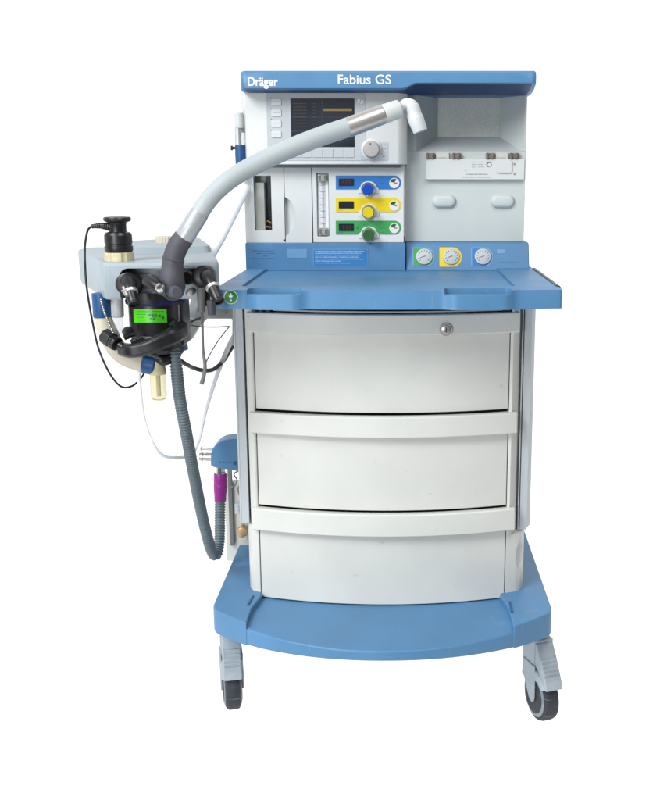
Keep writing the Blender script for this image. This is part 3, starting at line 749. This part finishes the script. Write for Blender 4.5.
# steel spout below the box
bm = nb(); a, b = P(220.5, 466, Yg+.03), P(220.3, 474.5, Yg+.03); lathe(bm, a, b-a, [(0, .0105), (.012, .0105), (.013, .0118), ((b-a).length, .0118)]); obj('spout', bm, 'chrome', gx)

# support plate behind, mounted on cabinet side
bm = nb(); Yk = .30
r = R(225.5, 486, 243.5, 561, Yk)
box(bm, r[0], -.30, Yk, Yk+.02, r[2], r[3]+.01)
tp = R(233, 462, 250, 492, Yk); pl = obj('backing_plate', bm, 'plate', root, bevel=.002)
bm = nb(); r2 = R(228.5, 470, 232.8, 546, Yk-.012); box(bm, r2[0], r2[1], Yk-.012, Yk-.001, r2[2], r2[3]); obj('vertical_bar', bm, 'greyp', pl, bevel=.002)
bm = nb(); a = P(243, 524, Yk-.03); b = P(242.5, 531, Yk-.03)
lathe(bm, (b.x, Yk-.045, b.z), (0,1,0), [(0, .008), (.003, .013), (.012, .014), (.02, .012), (.045, .006)], 20); tube(bm, [(b.x, Yk-.02, b.z), a, a+Vector((0,.02,.02))], .004, 10); obj('brass_fitting', bm, 'brass', pl)
bm = nb(); a = P(239, 508, Yk-.02); box(bm, a.x-.009, a.x+.012, Yk-.03, Yk-.001, a.z-.012, a.z+.013); cyl(bm, (a.x, Yk-.04, a.z+.004), (a.x, Yk-.02, a.z+.004), .005, n=14); obj('valve_block', bm, 'alu', pl, bevel=.001)
bm = nb(); tube(bm, spline([P(228, 487, Yk-.02), P(234, 486, Yk-.03), P(237, 480, Yk-.03), P(234, 474, Yk-.03), P(240, 470, Yk-.02)], 8), .0018, 8)
tube(bm, spline([P(240, 470, Yk-.02), P(241, 480, Yk-.03), P(238, 490, Yk-.02), P(242, 500, Yk-.03)], 8), .0016, 8); obj('wiring', bm, 'greyp', pl)

# ---------------------------------------------------------------- breathing unit on the left
Yu = -.19
ut = P(106, 262.5, Yu).z; ub = P(103, 301, Yu).z
un = thing('breathing_system_block', P(165, 302, Yu+.08), 'pale grey breathing system block with black ports on the left of the machine', 'breathing unit')
fl = P(104, 280, Yu); fr = P(221, 280, Yu+.03)
bl = PZ(86.5, 247, ut); br = PZ(205, 243, ut)
Yb = bl.y
plan = [(fl.x, Yu), (fr.x, Yu+.012), (P(218, 257, Yu+.09).x, Yu+.09), (P(206, 245, Yb-.02).x, Yb-.02), (P(196, 243, Yb).x, Yb), (bl.x+.012, Yb), (bl.x, Yb-.03), (bl.x+.004, Yb-.09)]
bm = nb(); N_ = roundpoly(plan, [.012, .012, .03, .03, .02, .02, .02, .05])
cxm = sum(p[0] for p in N_)/len(N_); cym = sum(p[1] for p in N_)/len(N_)
def scl(s): return [(cxm+(x-cxm)*s, cym+(y-cym)*s) for x, y in N_]
loft(bm, [[(x, y, ub+.002) for x, y in scl(.975)], [(x, y, ub+.008) for x, y in scl(.99)], [(x, y, ut-.006) for x, y in N_], [(x, y, ut-.001) for x, y in scl(.985)], [(x, y, ut) for x, y in scl(.965)]])
ho = obj('housing', bm, 'unit', un, ang=30)
# front recess with rounded top corners
c = nb(); r = R(119.5, 268.5, 212, 315, Yu); prism_y(c, rrect(r[0], r[1], r[2], r[3], .018, 6, (1,1,0,0)), Yu-.1, Yu+.055); boolean(ho, c)
bev(ho, .002)
bm = nb(); r = R(134, 274, 208, 299, Yu+.045); box(bm, r[0], r[1], Yu+.040, Yu+.054, r[2], r[3]); obj('valve_plate', bm, 'unit', un, bevel=.002)
for px, py in ((141, 283), ):
    bm = nb(); a = P(px, py, Yu+.04); disc_y(bm, a.x, a.z, .004, Yu+.036, Yu+.041, 16); obj('plate_screw', bm, 'brass', un)
# raised lid
lt = ut+.014
bm = nb(); LP = [PZ(124, 255, ut), PZ(212, 252, ut), PZ(196, 236, lt), PZ(126, 241, lt)]
lp = roundpoly([(LP[0].x, LP[0].y), (LP[1].x, LP[1].y), (LP[2].x+.01, LP[2].y-.01), (LP[3].x-.004, LP[3].y)], [.015, .02, .03, .015])
mx = sum(p[0] for p in lp)/len(lp); my = sum(p[1] for p in lp)/len(lp)
loft(bm, [[(x, y, ut-.001) for x, y in lp], [(mx+(x-mx)*.97, my+(y-my)*.95, lt-.002) for x, y in lp], [(mx+(x-mx)*.95, my+(y-my)*.92, lt) for x, y in lp]]); obj('lid', bm, 'unit', un, ang=30)
a = PZ(165.5, 243, lt); 
bm = nb(); pr = []
for k in range(60):
    rr = .0215 if k % 3 else .0200; t = 2*math.pi*k/60; pr.append((a.x+rr*math.cos(t), a.y+rr*math.sin(t)))
prism_z(bm, pr, lt-.002, lt+.015); obj('ribbed_knob', bm, 'beige', un, bevel=.0012)
# black sensor stack on yellowed ring
sx = P(120, 258, Yu+.05)
def zz(py): return P(120, py, Yu+.045).z
cc = (sx.x, Yu+.045)
bm = nb(); pr = []
for k in range(48):
    rr = .0285 if k % 6 < 4 else .0262; t = 2*math.pi*k/48; pr.append((cc[0]+rr*math.cos(t), cc[1]+rr*math.sin(t)))
prism_z(bm, pr, ut-.002, zz(252)); ring = obj('sensor_ring', bm, 'yellowed', un, bevel=.001)
sensor = thing('oxygen_sensor', (cc[0], cc[1], zz(252)), 'black mushroom shaped sensor plugged into the yellowed ring atop the grey block', 'sensor')
bm = nb(); z0_ = zz(252)+.0005; L_ = lambda py: zz(py)-z0_
lathe(bm, (cc[0], cc[1], z0_), (0,0,1), [(0, .0255), (L_(250), .027), (L_(246), .027), (L_(245.5), .0255), (L_(243.5), .0255), (L_(243), .0265), (L_(235), .0262), (L_(232.5), .0235), (L_(231.5), .0165), (L_(224), .0165), (L_(222.5), .018), (L_(221), .025), (L_(218.5), .0262), (L_(217), .0245), (L_(216.4), .012)], 40)
obj('sensor_body', bm, 'black', sensor, ang=28)
bm = nb(); a = Vector((cc[0]-.012, cc[1]-.004, zz(227))); b = P(91, 226.5, Yu+.03)
tube(bm, spline([a, (a+b)/2+Vector((0,0,.002)), b], 6), [.0085, .0055, .0035], corr=(.004, .0006)); obj('cable_boot', bm, 'black', sensor)
bm = nb()
tube(bm, spline([b, P(87.5, 231, Yu+.02), P(85, 245, Yu-.0), P(85, 265, Yu-.02), P(87, 290, Yu-.02), P(93, 325, Yu), P(99, 350, Yu+.02), P(110, 374, Yu+.04), P(121, 386.5, Yu+.06), P(132, 386, Yu+.08), P(141, 378, Yu+.1), P(146, 369, Yu+.12)], 8), .0021, 8)
solo('sensor_cable', bm, 'black', 'thin black cable curving down from the mushroom shaped sensor to the water trap', 'cable')

# ports with black elbows
def port(p0, p1, p2, name='port_elbow', r=.018, band=True):
    bm = nb()
    path = spline([p0, p1, p2], 8)
    tube(bm, path, [r*1.25, r*1.3, r*.92, r*.86], 22); e = obj(name, bm, 'black', un)
    d = (Vector(p2)-Vector(p1)).normalized()
    kb_ = 11; d2 = (path[kb_+1]-path[kb_-1]).normalized()
    bm = nb(); lathe(bm, path[kb_], d2, [(0, r*.98), (.001, r*1.10), (.006, r*1.08), (.007, r*.92)]); obj('silver_band', bm, 'steel', e)
    bm = nb(); lathe(bm, Vector(p2)-d*.002, d, [(0, r*.86), (.002, r*.9), (.005, r*.9), (.005, r*.66), (-.004, r*.62)]); obj('port_mouth', bm, 'black', e)
    return e
port(P(128.5, 277, Yu+.05), P(128.5, 284, Yu-.015), P(134, 303.5, Yu-.04), r=.0125)
bm = nb(); lathe(bm, P(128, 284, Yu+.01), (0,-1,.1), [(-.03, .022), (0, .0225), (.012, .021), (.014, .017)], 30); obj('port_collar', bm, 'black', un)
port(P(204, 273, Yu+.05), P(209, 279, Yu-.012), P(218.5, 300.5, Yu-.04), r=.0128)
bm = nb(); cyl(bm, P(123.5, 287, Yu-.03), P(127.5, 296, Yu-.045), .003, n=10); cyl(bm, P(122, 291, Yu-.035), P(127, 290, Yu-.04), .0022, n=10); obj('clip', bm, 'steel', un)
bm = nb(); lathe(bm, P(204, 277, Yu+.01), (.1,-1,.1), [(-.03, .022), (0, .0225), (.012, .021), (.014, .017)], 30); obj('port_collar', bm, 'black', un)
bm = nb(); lathe(bm, P(193, 276, Yu+.03), (-.2,-1,0), [(0, .014), (.03, .014), (.034, .011)], 24); obj('port_knob', bm, 'black', un)
bm = nb(); lathe(bm, P(192.5, 291, Yu+.02), (0,-1,0), [(0, .0075), (.03, .0075), (.034, .0065), (.035, .004)], 20); obj('small_screw', bm, 'steel', un)
# grey lower sensor bits at right
for a, b, r_, m in ((P(201, 287, Yu), P(201.5, 312, Yu), .0085, 'greyp'), (P(211, 300, Yu-.01), P(212, 315, Yu-.01), .009, 'boot'), (P(206, 290, Yu+.02), P(206, 306, Yu+.02), .009, 'black')):
    bm = nb(); cyl(bm, a, b, r_, r_*.85, 16); obj('flow_sensor_stub', bm, m, un, bevel=.0015)

# absorber canister
cz = lambda py: P(157, py, Yu+.08).z
cxx = P(157, 320, Yu+.08).x
can = thing('absorber_canister', (cxx, Yu+.08, cz(352)), 'round black absorber canister with bright green label hanging under the grey block', 'canister')
bm = nb(); lathe(bm, (cxx, Yu+.08, cz(348)), (0,0,1), [(0, .042), (.004, .052), (cz(334)-cz(348), .052), (cz(332)-cz(348), .054), (cz(302)-cz(348), .0545), (cz(301)-cz(348), .0585), (cz(290)-cz(348), .0595), (ub+.0-cz(348), .0595)], 48)
obj('canister_body', bm, 'black', can)
bm = nb(); lathe(bm, (cxx, Yu+.08, cz(303)), (0,0,1), [(0, .0555), (.001, .0592), (.006, .0600), (.008, .0600)], 48); obj('blue_ring', bm, 'navy', can)
def curved_patch(px0, px1, py0, py1, rad, out, cx_, cy_, n=12):
    bm = nb(); rings = []
    for i in range(n+1):
        px = px0+(px1-px0)*i/n; x = P(px, (py0+py1)/2, cy_-rad).x
        s = max(-1, min(1, (x-cx_)/rad)); c_ = math.sqrt(1-s*s)
        za, zb2 = P(px, py0, cy_-rad*c_).z, P(px, py1, cy_-rad*c_).z
        ra = rad+out
        rings.append([(cx_+s*ra, cy_-c_*ra, za), (cx_+s*(rad-.002), cy_-c_*(rad-.002), za), (cx_+s*(rad-.002), cy_-c_*(rad-.002), zb2), (cx_+s*ra, cy_-c_*ra, zb2)])
    return loft(bm, rings)
lb = obj('green_label', curved_patch(132.5, 165.5, 309, 322.5, .0542, .0012, cxx, Yu+.08), 'lime', can)
for i, (a, b, c_, d) in enumerate(((137, 150, 311.3, 311.7), (152, 163, 311, 311.4), (136, 146, 314, 314.4), (148, 151, 314, 316), (152, 154, 313.8, 317), (155.5, 156.5, 313.8, 317), (158, 160, 314.6, 317), (137, 144, 317, 317.3), (150, 152, 318, 319), (153, 155, 317.8, 319.6), (161, 163, 316, 319), (137, 147, 319.6, 320))):
    obj('label_print', curved_patch(a, b, c_, d, .0542, .0016, cxx, Yu+.08, 6), 'sign', can)
# black locking lever sweeping round the bottom of the canister
bm = nb()
lv = spline([P(121.5, 349, Yu+.01), P(131, 350.5, Yu-.01), P(145, 348, Yu-.01), P(160, 342, Yu-.005), P(174, 335, Yu+.01), P(183, 329, Yu+.05)], 8)
rings = []
for i, p in enumerate(lv):
    t = i/(len(lv)-1); h = .0125+.004*t; w = .010+.004*math.sin(math.pi*t)
    nd = (lv[min(i+1, len(lv)-1)]-lv[max(i-1, 0)]).normalized(); sd = nd.cross(Vector((0,0,1))).normalized(); up = sd.cross(nd)
    rings.append([p+sd*w*c_+up*h*s_ for c_, s_ in ((1,.6),(.6,1),(-.6,1),(-1,.6),(-1,-.6),(-.6,-1),(.6,-1),(1,-.6))])
loft(bm, rings); obj('locking_lever', bm, 'black', can, bevel=.002)
bm = nb(); a = P(170, 318, Yu+.06); box(bm, a.x+.001, a.x+.026, Yu+.055, Yu+.13, cz(345), ub+.002); obj('canister_side', bm, 'black', can, bevel=.006)
bm = nb(); lathe(bm, (cxx-.006, Yu+.075, cz(353)), (0,0,1), [(0, .03), (.003, .040), (.012, .043)], 40); obj('canister_foot', bm, 'boot', can)
bm = nb(); lathe(bm, (cxx, Yu+.08, cz(335.5)), (0,0,1), [(0, .052), (.001, .0555), (.004, .0565), (.006, .054)], 48); obj('canister_rim', bm, 'greyp', can)
for (a0, b0, a1, b1, rr_, m_) in ((124, 338, 134, 334, .0052, 'black'), (131, 343, 143, 337, .0062, 'black'), (146, 352, 158, 357, .0055, 'boot'), (172, 322, 180, 330, .008, 'black')):
    bm = nb(); p0, p1 = P(a0, b0, Yu+.012), P(a1, b1, Yu+.02); lathe(bm, p0, p1-p0, [(0, rr_*.8), (.001, rr_), ((p1-p0).length*.45, rr_), ((p1-p0).length*.5, rr_*.8), ((p1-p0).length, rr_*.8)], 16); obj('latch', bm, m_, can)
# black clip with beaded chain left of the canister
bm = nb(); a, b = P(106, 338, Yu+.02), P(118, 343, Yu+.01)
d = (b-a).normalized(); lathe(bm, P(104.5, 335, Yu+.02), P(119, 346, Yu)-P(104.5, 335, Yu+.02), [(0, .014), (.002, .016), (.022, .016), (.024, .013), (.028, .013), (.029, .0155), (.037, .0145)], 8)
cyl(bm, P(119, 345, Yu), P(131, 352, Yu-.01), .008, n=12)
solo('port_plug', bm, 'black', 'black plug hanging from a beaded chain beside the cream elbow tube', 'plug', bevel=.0015)
bm = nb(); path = spline([P(101, 300, Yu+.03), P(104, 311, Yu+.02), P(108.5, 322, Yu+.02), P(113, 333, Yu+.01)], 12)
acc = 0
for i in range(0, len(path), 2):
    bmesh.ops.create_uvsphere(bm, u_segments=8, v_segments=6, radius=.0026, matrix=Matrix.Translation(path[i]))
tube(bm, path, .0009, 6); solo('bead_chain', bm, 'chrome', 'short silver beaded chain hanging down to the black plug', 'chain')
# steel/clear cylinder
bm = nb(); a, b = P(117, 298, Yu+.06), P(117.5, 317, Yu+.06); lathe(bm, a, b-a, [(0, .0125), ((b-a).length-.002, .0125), ((b-a).length, .011)]); vc = obj('drain_cylinder', bm, 'key', un)
bm = nb(); b2 = P(118, 333, Yu+.06); lathe(bm, b, b2-b, [(0, .0115), ((b2-b).length*.7, .0105), ((b2-b).length, .007)]); obj('drain_cup', bm, 'clear', vc)
bm = nb(); a = P(127, 332, Yu+.03); lathe(bm, a, P(131, 330, Yu+.0)-a, [(0, .010), (.012, .010), (.014, .006)], 16); obj('small_black_knob', bm, 'black', un)

# elbow breathing tube (blue cuff, cream bend, blue cuff) and water trap
Ye = Yu+.06
et = thing('elbow_tube', P(103, 318, Ye), 'cream curved elbow tube with dark blue cuffs under the grey block', 'tube')
bm = nb(); path = spline([P(103, 314, Ye), P(106.5, 328, Ye), P(114, 345, Ye), P(126, 357, Ye), P(145, 364, Ye)], 8); tube(bm, path, [.0175, .019, .0195, .0185, .0175], 24); obj('curved_tube', bm, 'beige', et)
bm = nb(); a, b = P(101, 293, Ye), P(103.2, 317, Ye); lathe(bm, a, b-a, [(0, .0185), ((b-a).length-.003, .0195), ((b-a).length, .0185)]); obj('cuff', bm, 'blue_deep', et)
bm = nb(); a, b = P(143, 363, Ye), P(156, 365.5, Ye); lathe(bm, a, b-a, [(0, .0185), (.003, .0205), (.024, .0200), ((b-a).length, .0165)]); obj('cuff', bm, 'blue_deep', et)
wtp = thing('water_trap', P(156, 400, Ye), 'small clear water trap cup with yellowed cap below the blue cuff', 'water trap')
bm = nb(); a = P(157, 358, Ye); zA = lambda py: P(157, py, Ye).z
lathe(bm, (a.x, Ye, zA(374)), (0,0,1), [(0, .0165), (.006, .0175), (.010, .0165), (zA(362)-zA(374), .013), (zA(352)-zA(374), .0095)], 28); obj('trap_cap', bm, 'yellowed', wtp)
bm = nb(); lathe(bm, (a.x, Ye, zA(400)), (0,0,1), [(0, .010), (.003, .0145), (.01, .016), (zA(374)-zA(400), .0163)], 28); obj('trap_cup', bm, 'amber', wtp)
bm = nb(); lathe(bm, (a.x, Ye, zA(396)), (0,0,1), [(0, .004), (zA(374)-zA(396), .004)], 16); obj('inner_stem', bm, 'yellowed', wtp)
bm = nb(); tube(bm, spline([P(156, 357, Ye-.01), P(163, 361, Ye-.015), P(168, 358, Ye), P(176, 348, Ye+.02)], 6), [.007, .010, .014, .017], 16); obj('dark_link', bm, 'black', wtp)
bm = nb(); a, b = P(162, 352, Ye+.03), P(184, 342, Ye+.03); lathe(bm, a, b-a, [(0, .012), (.006, .016), ((b-a).length, .017)]); obj('blue_link', bm, 'blue_deep', wtp)

# ---------------------------------------------------------------- hoses and cables
bm = nb()
hose = spline([P(173.5, 342, Ye+.01), P(176, 365, Ye), P(180, 400, Ye+.02), P(186, 432, Ye+.04), P(193, 470, Ye+.08), P(202, 515, Ye+.14), P(209, 543, Ye+.18), P(213.5, 554.5, Yg+.02), P(217.5, 553, Yg+.025), P(219.5, 540, Yg+.03), P(220, 500, Yg+.03)], 12)
tube(bm, hose, .0103, 18, corr=(.0066, .0023))
solo('corrugated_hose', bm, 'corr', 'long grey corrugated hose looping from the black canister down to the purple cuff', 'hose', ang=80)
bm = nb(); a, b = P(220.5, 473.5, Yg+.03), P(220.2, 500.5, Yg+.03)
lathe(bm, a, b-a, [(0, .0145), (.002, .0155), (.022, .0155), (.024, .0148), (.026, .0155), (.045, .0150), (.048, .014), ((b-a).length, .0135)], 28)
solo('hose_cuff', bm, 'purple', 'purple cuff joining the corrugated hose to the blue receiver box', 'hose connector')
bm = nb()
tube(bm, spline([P(138, 366, Ye), P(139.5, 385, Ye), P(143, 415, Ye), P(151, 440, Ye), P(162, 455, Ye+.02), P(175, 457.5, Ye+.06), P(191, 455, .0), P(199, 440, .05), P(206, 410, .08), P(217, 375, .1), P(227, 350, .12), P(236, 333, .14), P(243, 322, .16)], 8), [.0042, .0038, .0034, .0034, .0040, .0054, .0064], 10)
solo('silicone_tube', bm, 'silic', 'clear silicone tube hanging in a wide loop left of the cabinet', 'tube')
bm = nb()
tube(bm, spline([P(176, 357, Ye+.07), P(184, 363, Ye+.07), P(194, 368, .02), P(204, 370.5, .04), P(214, 369, .08), P(224, 360, .12), P(231, 349, .16), P(240, 338, .2)], 8), .0046, 10)
solo('power_cable', bm, 'boot', 'thick dark cable sagging behind the corrugated hose to the cabinet', 'cable')
bm = nb(); tube(bm, spline([P(202, 311, Yu+.01), P(202.5, 330, Yu+.01), P(203, 350, Yu+.01), P(205, 366, Yu+.01), P(203.5, 377, Yu+.01), P(201.5, 384, Yu+.01)], 8), [.0028, .0024, .0028, .0036, .0044], 10)
solo('sampling_line', bm, 'greyp', 'grey sampling line hanging straight down from the right port', 'tube')
bm = nb(); tube(bm, spline([P(204.5, 366, Yu+.02), P(209, 356, -.02), P(217, 342.5, .0), P(224, 333, .03), P(229.5, 326.5, .06)], 6), .0013, 6)
tube(bm, spline([P(188, 324.5, .02), P(200, 326.6, .03), P(216, 327, .05), P(229.5, 326.4, .06)], 6), .0014, 6)
solo('thin_wire', bm, 'greyp', 'thin grey wire forming a triangle between the block and the cabinet', 'wire')
bm = nb(); tube(bm, spline([P(184, 327, .0), P(193, 321, .0), P(202, 317.5, .02)], 6), .0026, 8); solo('short_cable', bm, 'greyp', 'short grey cable running up beside the black canister', 'cable')

# pale support arm between block and cabinet
bm = nb()
Ya = .12
A = [(183, 342), (183, 322), (190, 314), (200, 300), (245, 300), (245, 346), (232, 346), (232, 319), (206, 319), (197, 329), (190, 341)]
pts = [(P(a, b, Ya).x, P(a, b, Ya).z) for a, b in A]
prism_y(bm, pts, Ya, Ya+.04); obj('support_arm', bm, 'plate', root, bevel=.003)
bm = nb(); r = R(213, 308, 227, 313.5, Ya); box(bm, r[0], r[1], Ya-.006, Ya+.001, r[2], r[3]); obj('arm_clamp', bm, 'tan', root, bevel=.001)
for px, py, rr in ((236.5, 359, .005), (236, 350, .0035)):
    bm = nb(); a = P(px, py, .2); cyl(bm, a, a+Vector((.03,0,0)), rr, n=14); obj('side_stud', bm, 'black', root)

# pale translucent strap rising behind
bm = nb(); path = spline([P(246, 186, .30), P(236, 207, .28), P(222, 236, .24), P(208, 262, .18), P(198, 290, .12), P(190, 318, .1)], 6)
tube(bm, path, [.0125, .0105, .0095, .0085], 12); solo('vent_tube', bm, 'silic', 'pale translucent tube rising behind the grey block to the console side', 'tube')

# ---------------------------------------------------------------- bag arm
ba = thing('breathing_bag_arm', P(172, 292, Yu-.02), 'curved pale grey breathing bag arm crossing in front of the screen', 'arm')
Yp = Yu-.04
bm = nb()
ys = Yp
boot = spline([P(173.5, 292, ys+.02), P(172, 283, ys), P(172.5, 268, ys), P(173.5, 258, ys), P(178, 246, ys), P(184, 237.5, ys)], 6)
tube(bm, boot, [.020, .0245, .0225, .0200, .0192, .0195, .0188], 30)
bo = obj('rubber_base', bm, 'boot', ba, ang=60)
bm = nb(); a = P(173.2, 260, ys); b = P(173.4, 259, ys); lathe(bm, a, b-a, [(0, .0195), (.001, .0206), (.003, .0206), (.004, .0195)]); obj('base_ring', bm, 'boot', bo)
for (a, b, c, d) in ((146, 281.5, 159, 287.5), (170, 292, 177, 292)):
    bm = nb(); p0, p1 = P(a+2, b-1, ys-.005), P(c, d, ys-.035); lathe(bm, p0, p1-p0, [(0, .0125), (.01, .0125), ((p1-p0).length-.002, .0105), ((p1-p0).length, .009)], 20); kn = obj('clamp_knob', bm, 'black' if a == 146 else 'boot', bo)
    if a == 146: bm = nb(); dd = (p1-p0).normalized(); lathe(bm, p1-dd*.004, dd, [(0, .0088), (.010, .0085), (.011, .007)], 20); obj('knob_tip', bm, 'chrome', bo)
bm = nb(); lathe(bm, P(161, 286, ys+.01), P(171, 288, ys)-P(161, 286, ys+.01), [(0, .016), (.025, .021)], 24); obj('side_lobe', bm, 'boot', bo)
bm = nb(); lathe(bm, P(160, 276, ys+.03), (0,-1,0), [(0, .013), (.03, .013), (.034, .010)], 24); obj('side_lobe', bm, 'boot', bo)
s0, s1 = P(183.5, 238.5, ys), P(200, 212.5, ys+.005)
bm = nb(); lathe(bm, s0, s1-s0, [(0, .0172), (.003, .0180), ((s1-s0).length-.004, .0176), ((s1-s0).length, .017)], 32); obj('lower_sleeve', bm, 'sleeve', ba)
arm = spline([P(199, 214, ys+.005), P(205, 204.5, ys+.01), P(214, 193.5, ys+.02), P(228, 181, ys+.03), P(246, 169.5, ys+.045), P(270, 157.5, ys+.06), P(296, 146, ys+.08), P(322, 136, ys+.10), P(349, 127, ys+.12)], 8)
bm = nb(); tube(bm, arm, [.0168, .0170, .0174, .0178, .0180, .0182, .0184, .0184], 32); obj('flexible_tube', bm, 'armgrey', ba, ang=60)
m0, m1, m2, m3 = P(347, 128, ys+.118), P(383, 114.5, ys+.14), P(399, 108.8, ys+.15), P(408, 104.2, ys+.155)
bm = nb(); lathe(bm, m0, m1-m0, [(0, .0182), (.003, .0189), ((m1-m0).length-.003, .0187), ((m1-m0).length, .018)], 36); obj('upper_sleeve', bm, 'steel', ba)
bm = nb(); d = m2-m1; lathe(bm, m1+d*.02, d, [(0, .0178), (.003, .0184), (d.length-.004, .0176), (d.length, .0168), (d.length, .009)], 36); obj('cuff', bm, 'panel', ba)
el = thing('elbow_connector', P(419, 131, ys+.155), 'small white elbow connector at the upper tip of the curved arm', 'connector')
bm = nb(); path = spline([m2-d*.1, m3-Vector((.004,0,0)), P(412.5, 108, ys+.156), P(414.5, 116, ys+.157), P(416, 120, ys+.157)], 8)
tube(bm, path, [.0085, .0095, .0135, .0138, .0136], 26); obj('bend', bm, 'key', el, ang=60)
bm = nb(); a, b = P(413.5, 113, ys+.157), P(420.5, 131.5, ys+.155); lathe(bm, a, b-a, [(0, .0145), (.010, .0150), (.011, .0158), ((b-a).length-.001, .0142), ((b-a).length, .0135), ((b-a).length, .011), (.03, .0105)], 28); obj('outlet', bm, 'key', el)

# ---------------------------------------------------------------- floor: added translucent sheet, lit from below so no shadow shows
fm = bpy.data.materials.new('added_backlit_sheet'); fm.use_nodes = True; nt = fm.node_tree
nt.nodes.clear(); out = nt.nodes.new('ShaderNodeOutputMaterial'); ms = nt.nodes.new('ShaderNodeMixShader'); tr = nt.nodes.new('ShaderNodeBsdfTranslucent'); df = nt.nodes.new('ShaderNodeBsdfDiffuse')
tr.inputs[0].default_value = (.97, .97, .97, 1); df.inputs[0].default_value = (.85, .85, .85, 1)
nz = nt.nodes.new('ShaderNodeTexNoise'); nz.inputs['Scale'].default_value = 3
mr_ = nt.nodes.new('ShaderNodeMapRange'); mr_.inputs[3].default_value = .06; mr_.inputs[4].default_value = .1
nt.links.new(nz.outputs['Fac'], mr_.inputs[0]); nt.links.new(mr_.outputs[0], ms.inputs[0])
nt.links.new(tr.outputs[0], ms.inputs[1]); nt.links.new(df.outputs[0], ms.inputs[2]); nt.links.new(ms.outputs[0], out.inputs[0])
bm = nb(); v_ = [bm.verts.new(p) for p in ((-30, -.75, 0), (30, -.75, 0), (30, 60, 0), (-30, 60, 0))]; bm.faces.new(v_)
fo = obj('added_floor_sheet', bm, fm, None, smooth=False); fo['kind'] = 'structure'; fo.location.z = -.001

# ---------------------------------------------------------------- light
w = bpy.data.worlds.new('World'); S.world = w; w.use_nodes = True; nt = w.node_tree
bg = nt.nodes['Background']; tc = nt.nodes.new('ShaderNodeTexCoord'); sp = nt.nodes.new('ShaderNodeSeparateXYZ')
nt.links.new(tc.outputs['Generated'], sp.inputs[0])
def mrange(src, a, b, c, d, interp='SMOOTHSTEP'):
    n = nt.nodes.new('ShaderNodeMapRange'); n.interpolation_type = interp
    for i, v in ((1, a), (2, b), (3, c), (4, d)): n.inputs[i].default_value = v
    nt.links.new(src, n.inputs[0]); return n.outputs[0]
FRONT_L, FRONT_R, BACK, BELOW = .62, .22, 1.12, 1.6
fx = mrange(sp.outputs[0], -.8, .8, FRONT_L, FRONT_R)
by = mrange(sp.outputs[1], .0, .55, 0, 1)
mx = nt.nodes.new('ShaderNodeMix'); nt.links.new(by, mx.inputs['Factor']); nt.links.new(fx, mx.inputs['A']); mx.inputs['B'].default_value = BACK
bz = mrange(sp.outputs[2], -.02, .0, 1, 0)
nad = mrange(sp.outputs[2], -.75, -.45, BELOW, .12)          # unseen light added below to whiten the sheet, dimmed ahead to darken undersides
bl_ = nt.nodes.new('ShaderNodeMix'); nt.links.new(mrange(sp.outputs[1], -.1, .1, 0, 1), bl_.inputs['Factor']); nt.links.new(nad, bl_.inputs['A']); bl_.inputs['B'].default_value = BELOW
m2_ = nt.nodes.new('ShaderNodeMix'); nt.links.new(bz, m2_.inputs['Factor']); nt.links.new(mx.outputs['Result'], m2_.inputs['A']); nt.links.new(bl_.outputs['Result'], m2_.inputs['B'])
nt.links.new(m2_.outputs['Result'], bg.inputs['Strength']); bg.inputs['Color'].default_value = (1, 1, 1, 1)
def area(name, loc, target, size, power, color=(1,1,1)):
    l = bpy.data.lights.new(name, 'AREA'); l.energy = power; l.size = size; l.color = color
    o = bpy.data.objects.new(name, l); COL.objects.link(o); o.location = loc
    o.rotation_euler = (Vector(target)-Vector(loc)).to_track_quat('-Z', 'Y').to_euler(); return o
area('softbox', (-1.9, -2.0, 2.9), (0, .1, .7), 1.3, 104, (.96, .985, 1))
area('softbox', (-1.3, -2.6, .9), (0, 0, .5), 1.0, 36, (1, 1, .99))
area('softbox', (.6, -1.3, 3.2), (0, .2, .7), 1.0, 30, (1, .985, .95))
S.view_settings.view_transform = 'Standard'; S.view_settings.look = 'None'; S.view_settings.exposure = 0; S.view_settings.gamma = 1
S.cycles.max_bounces = 10; S.cycles.diffuse_bounces = 4; S.cycles.transmission_bounces = 8; S.cycles.use_denoising = True
S.render.film_transparent = False
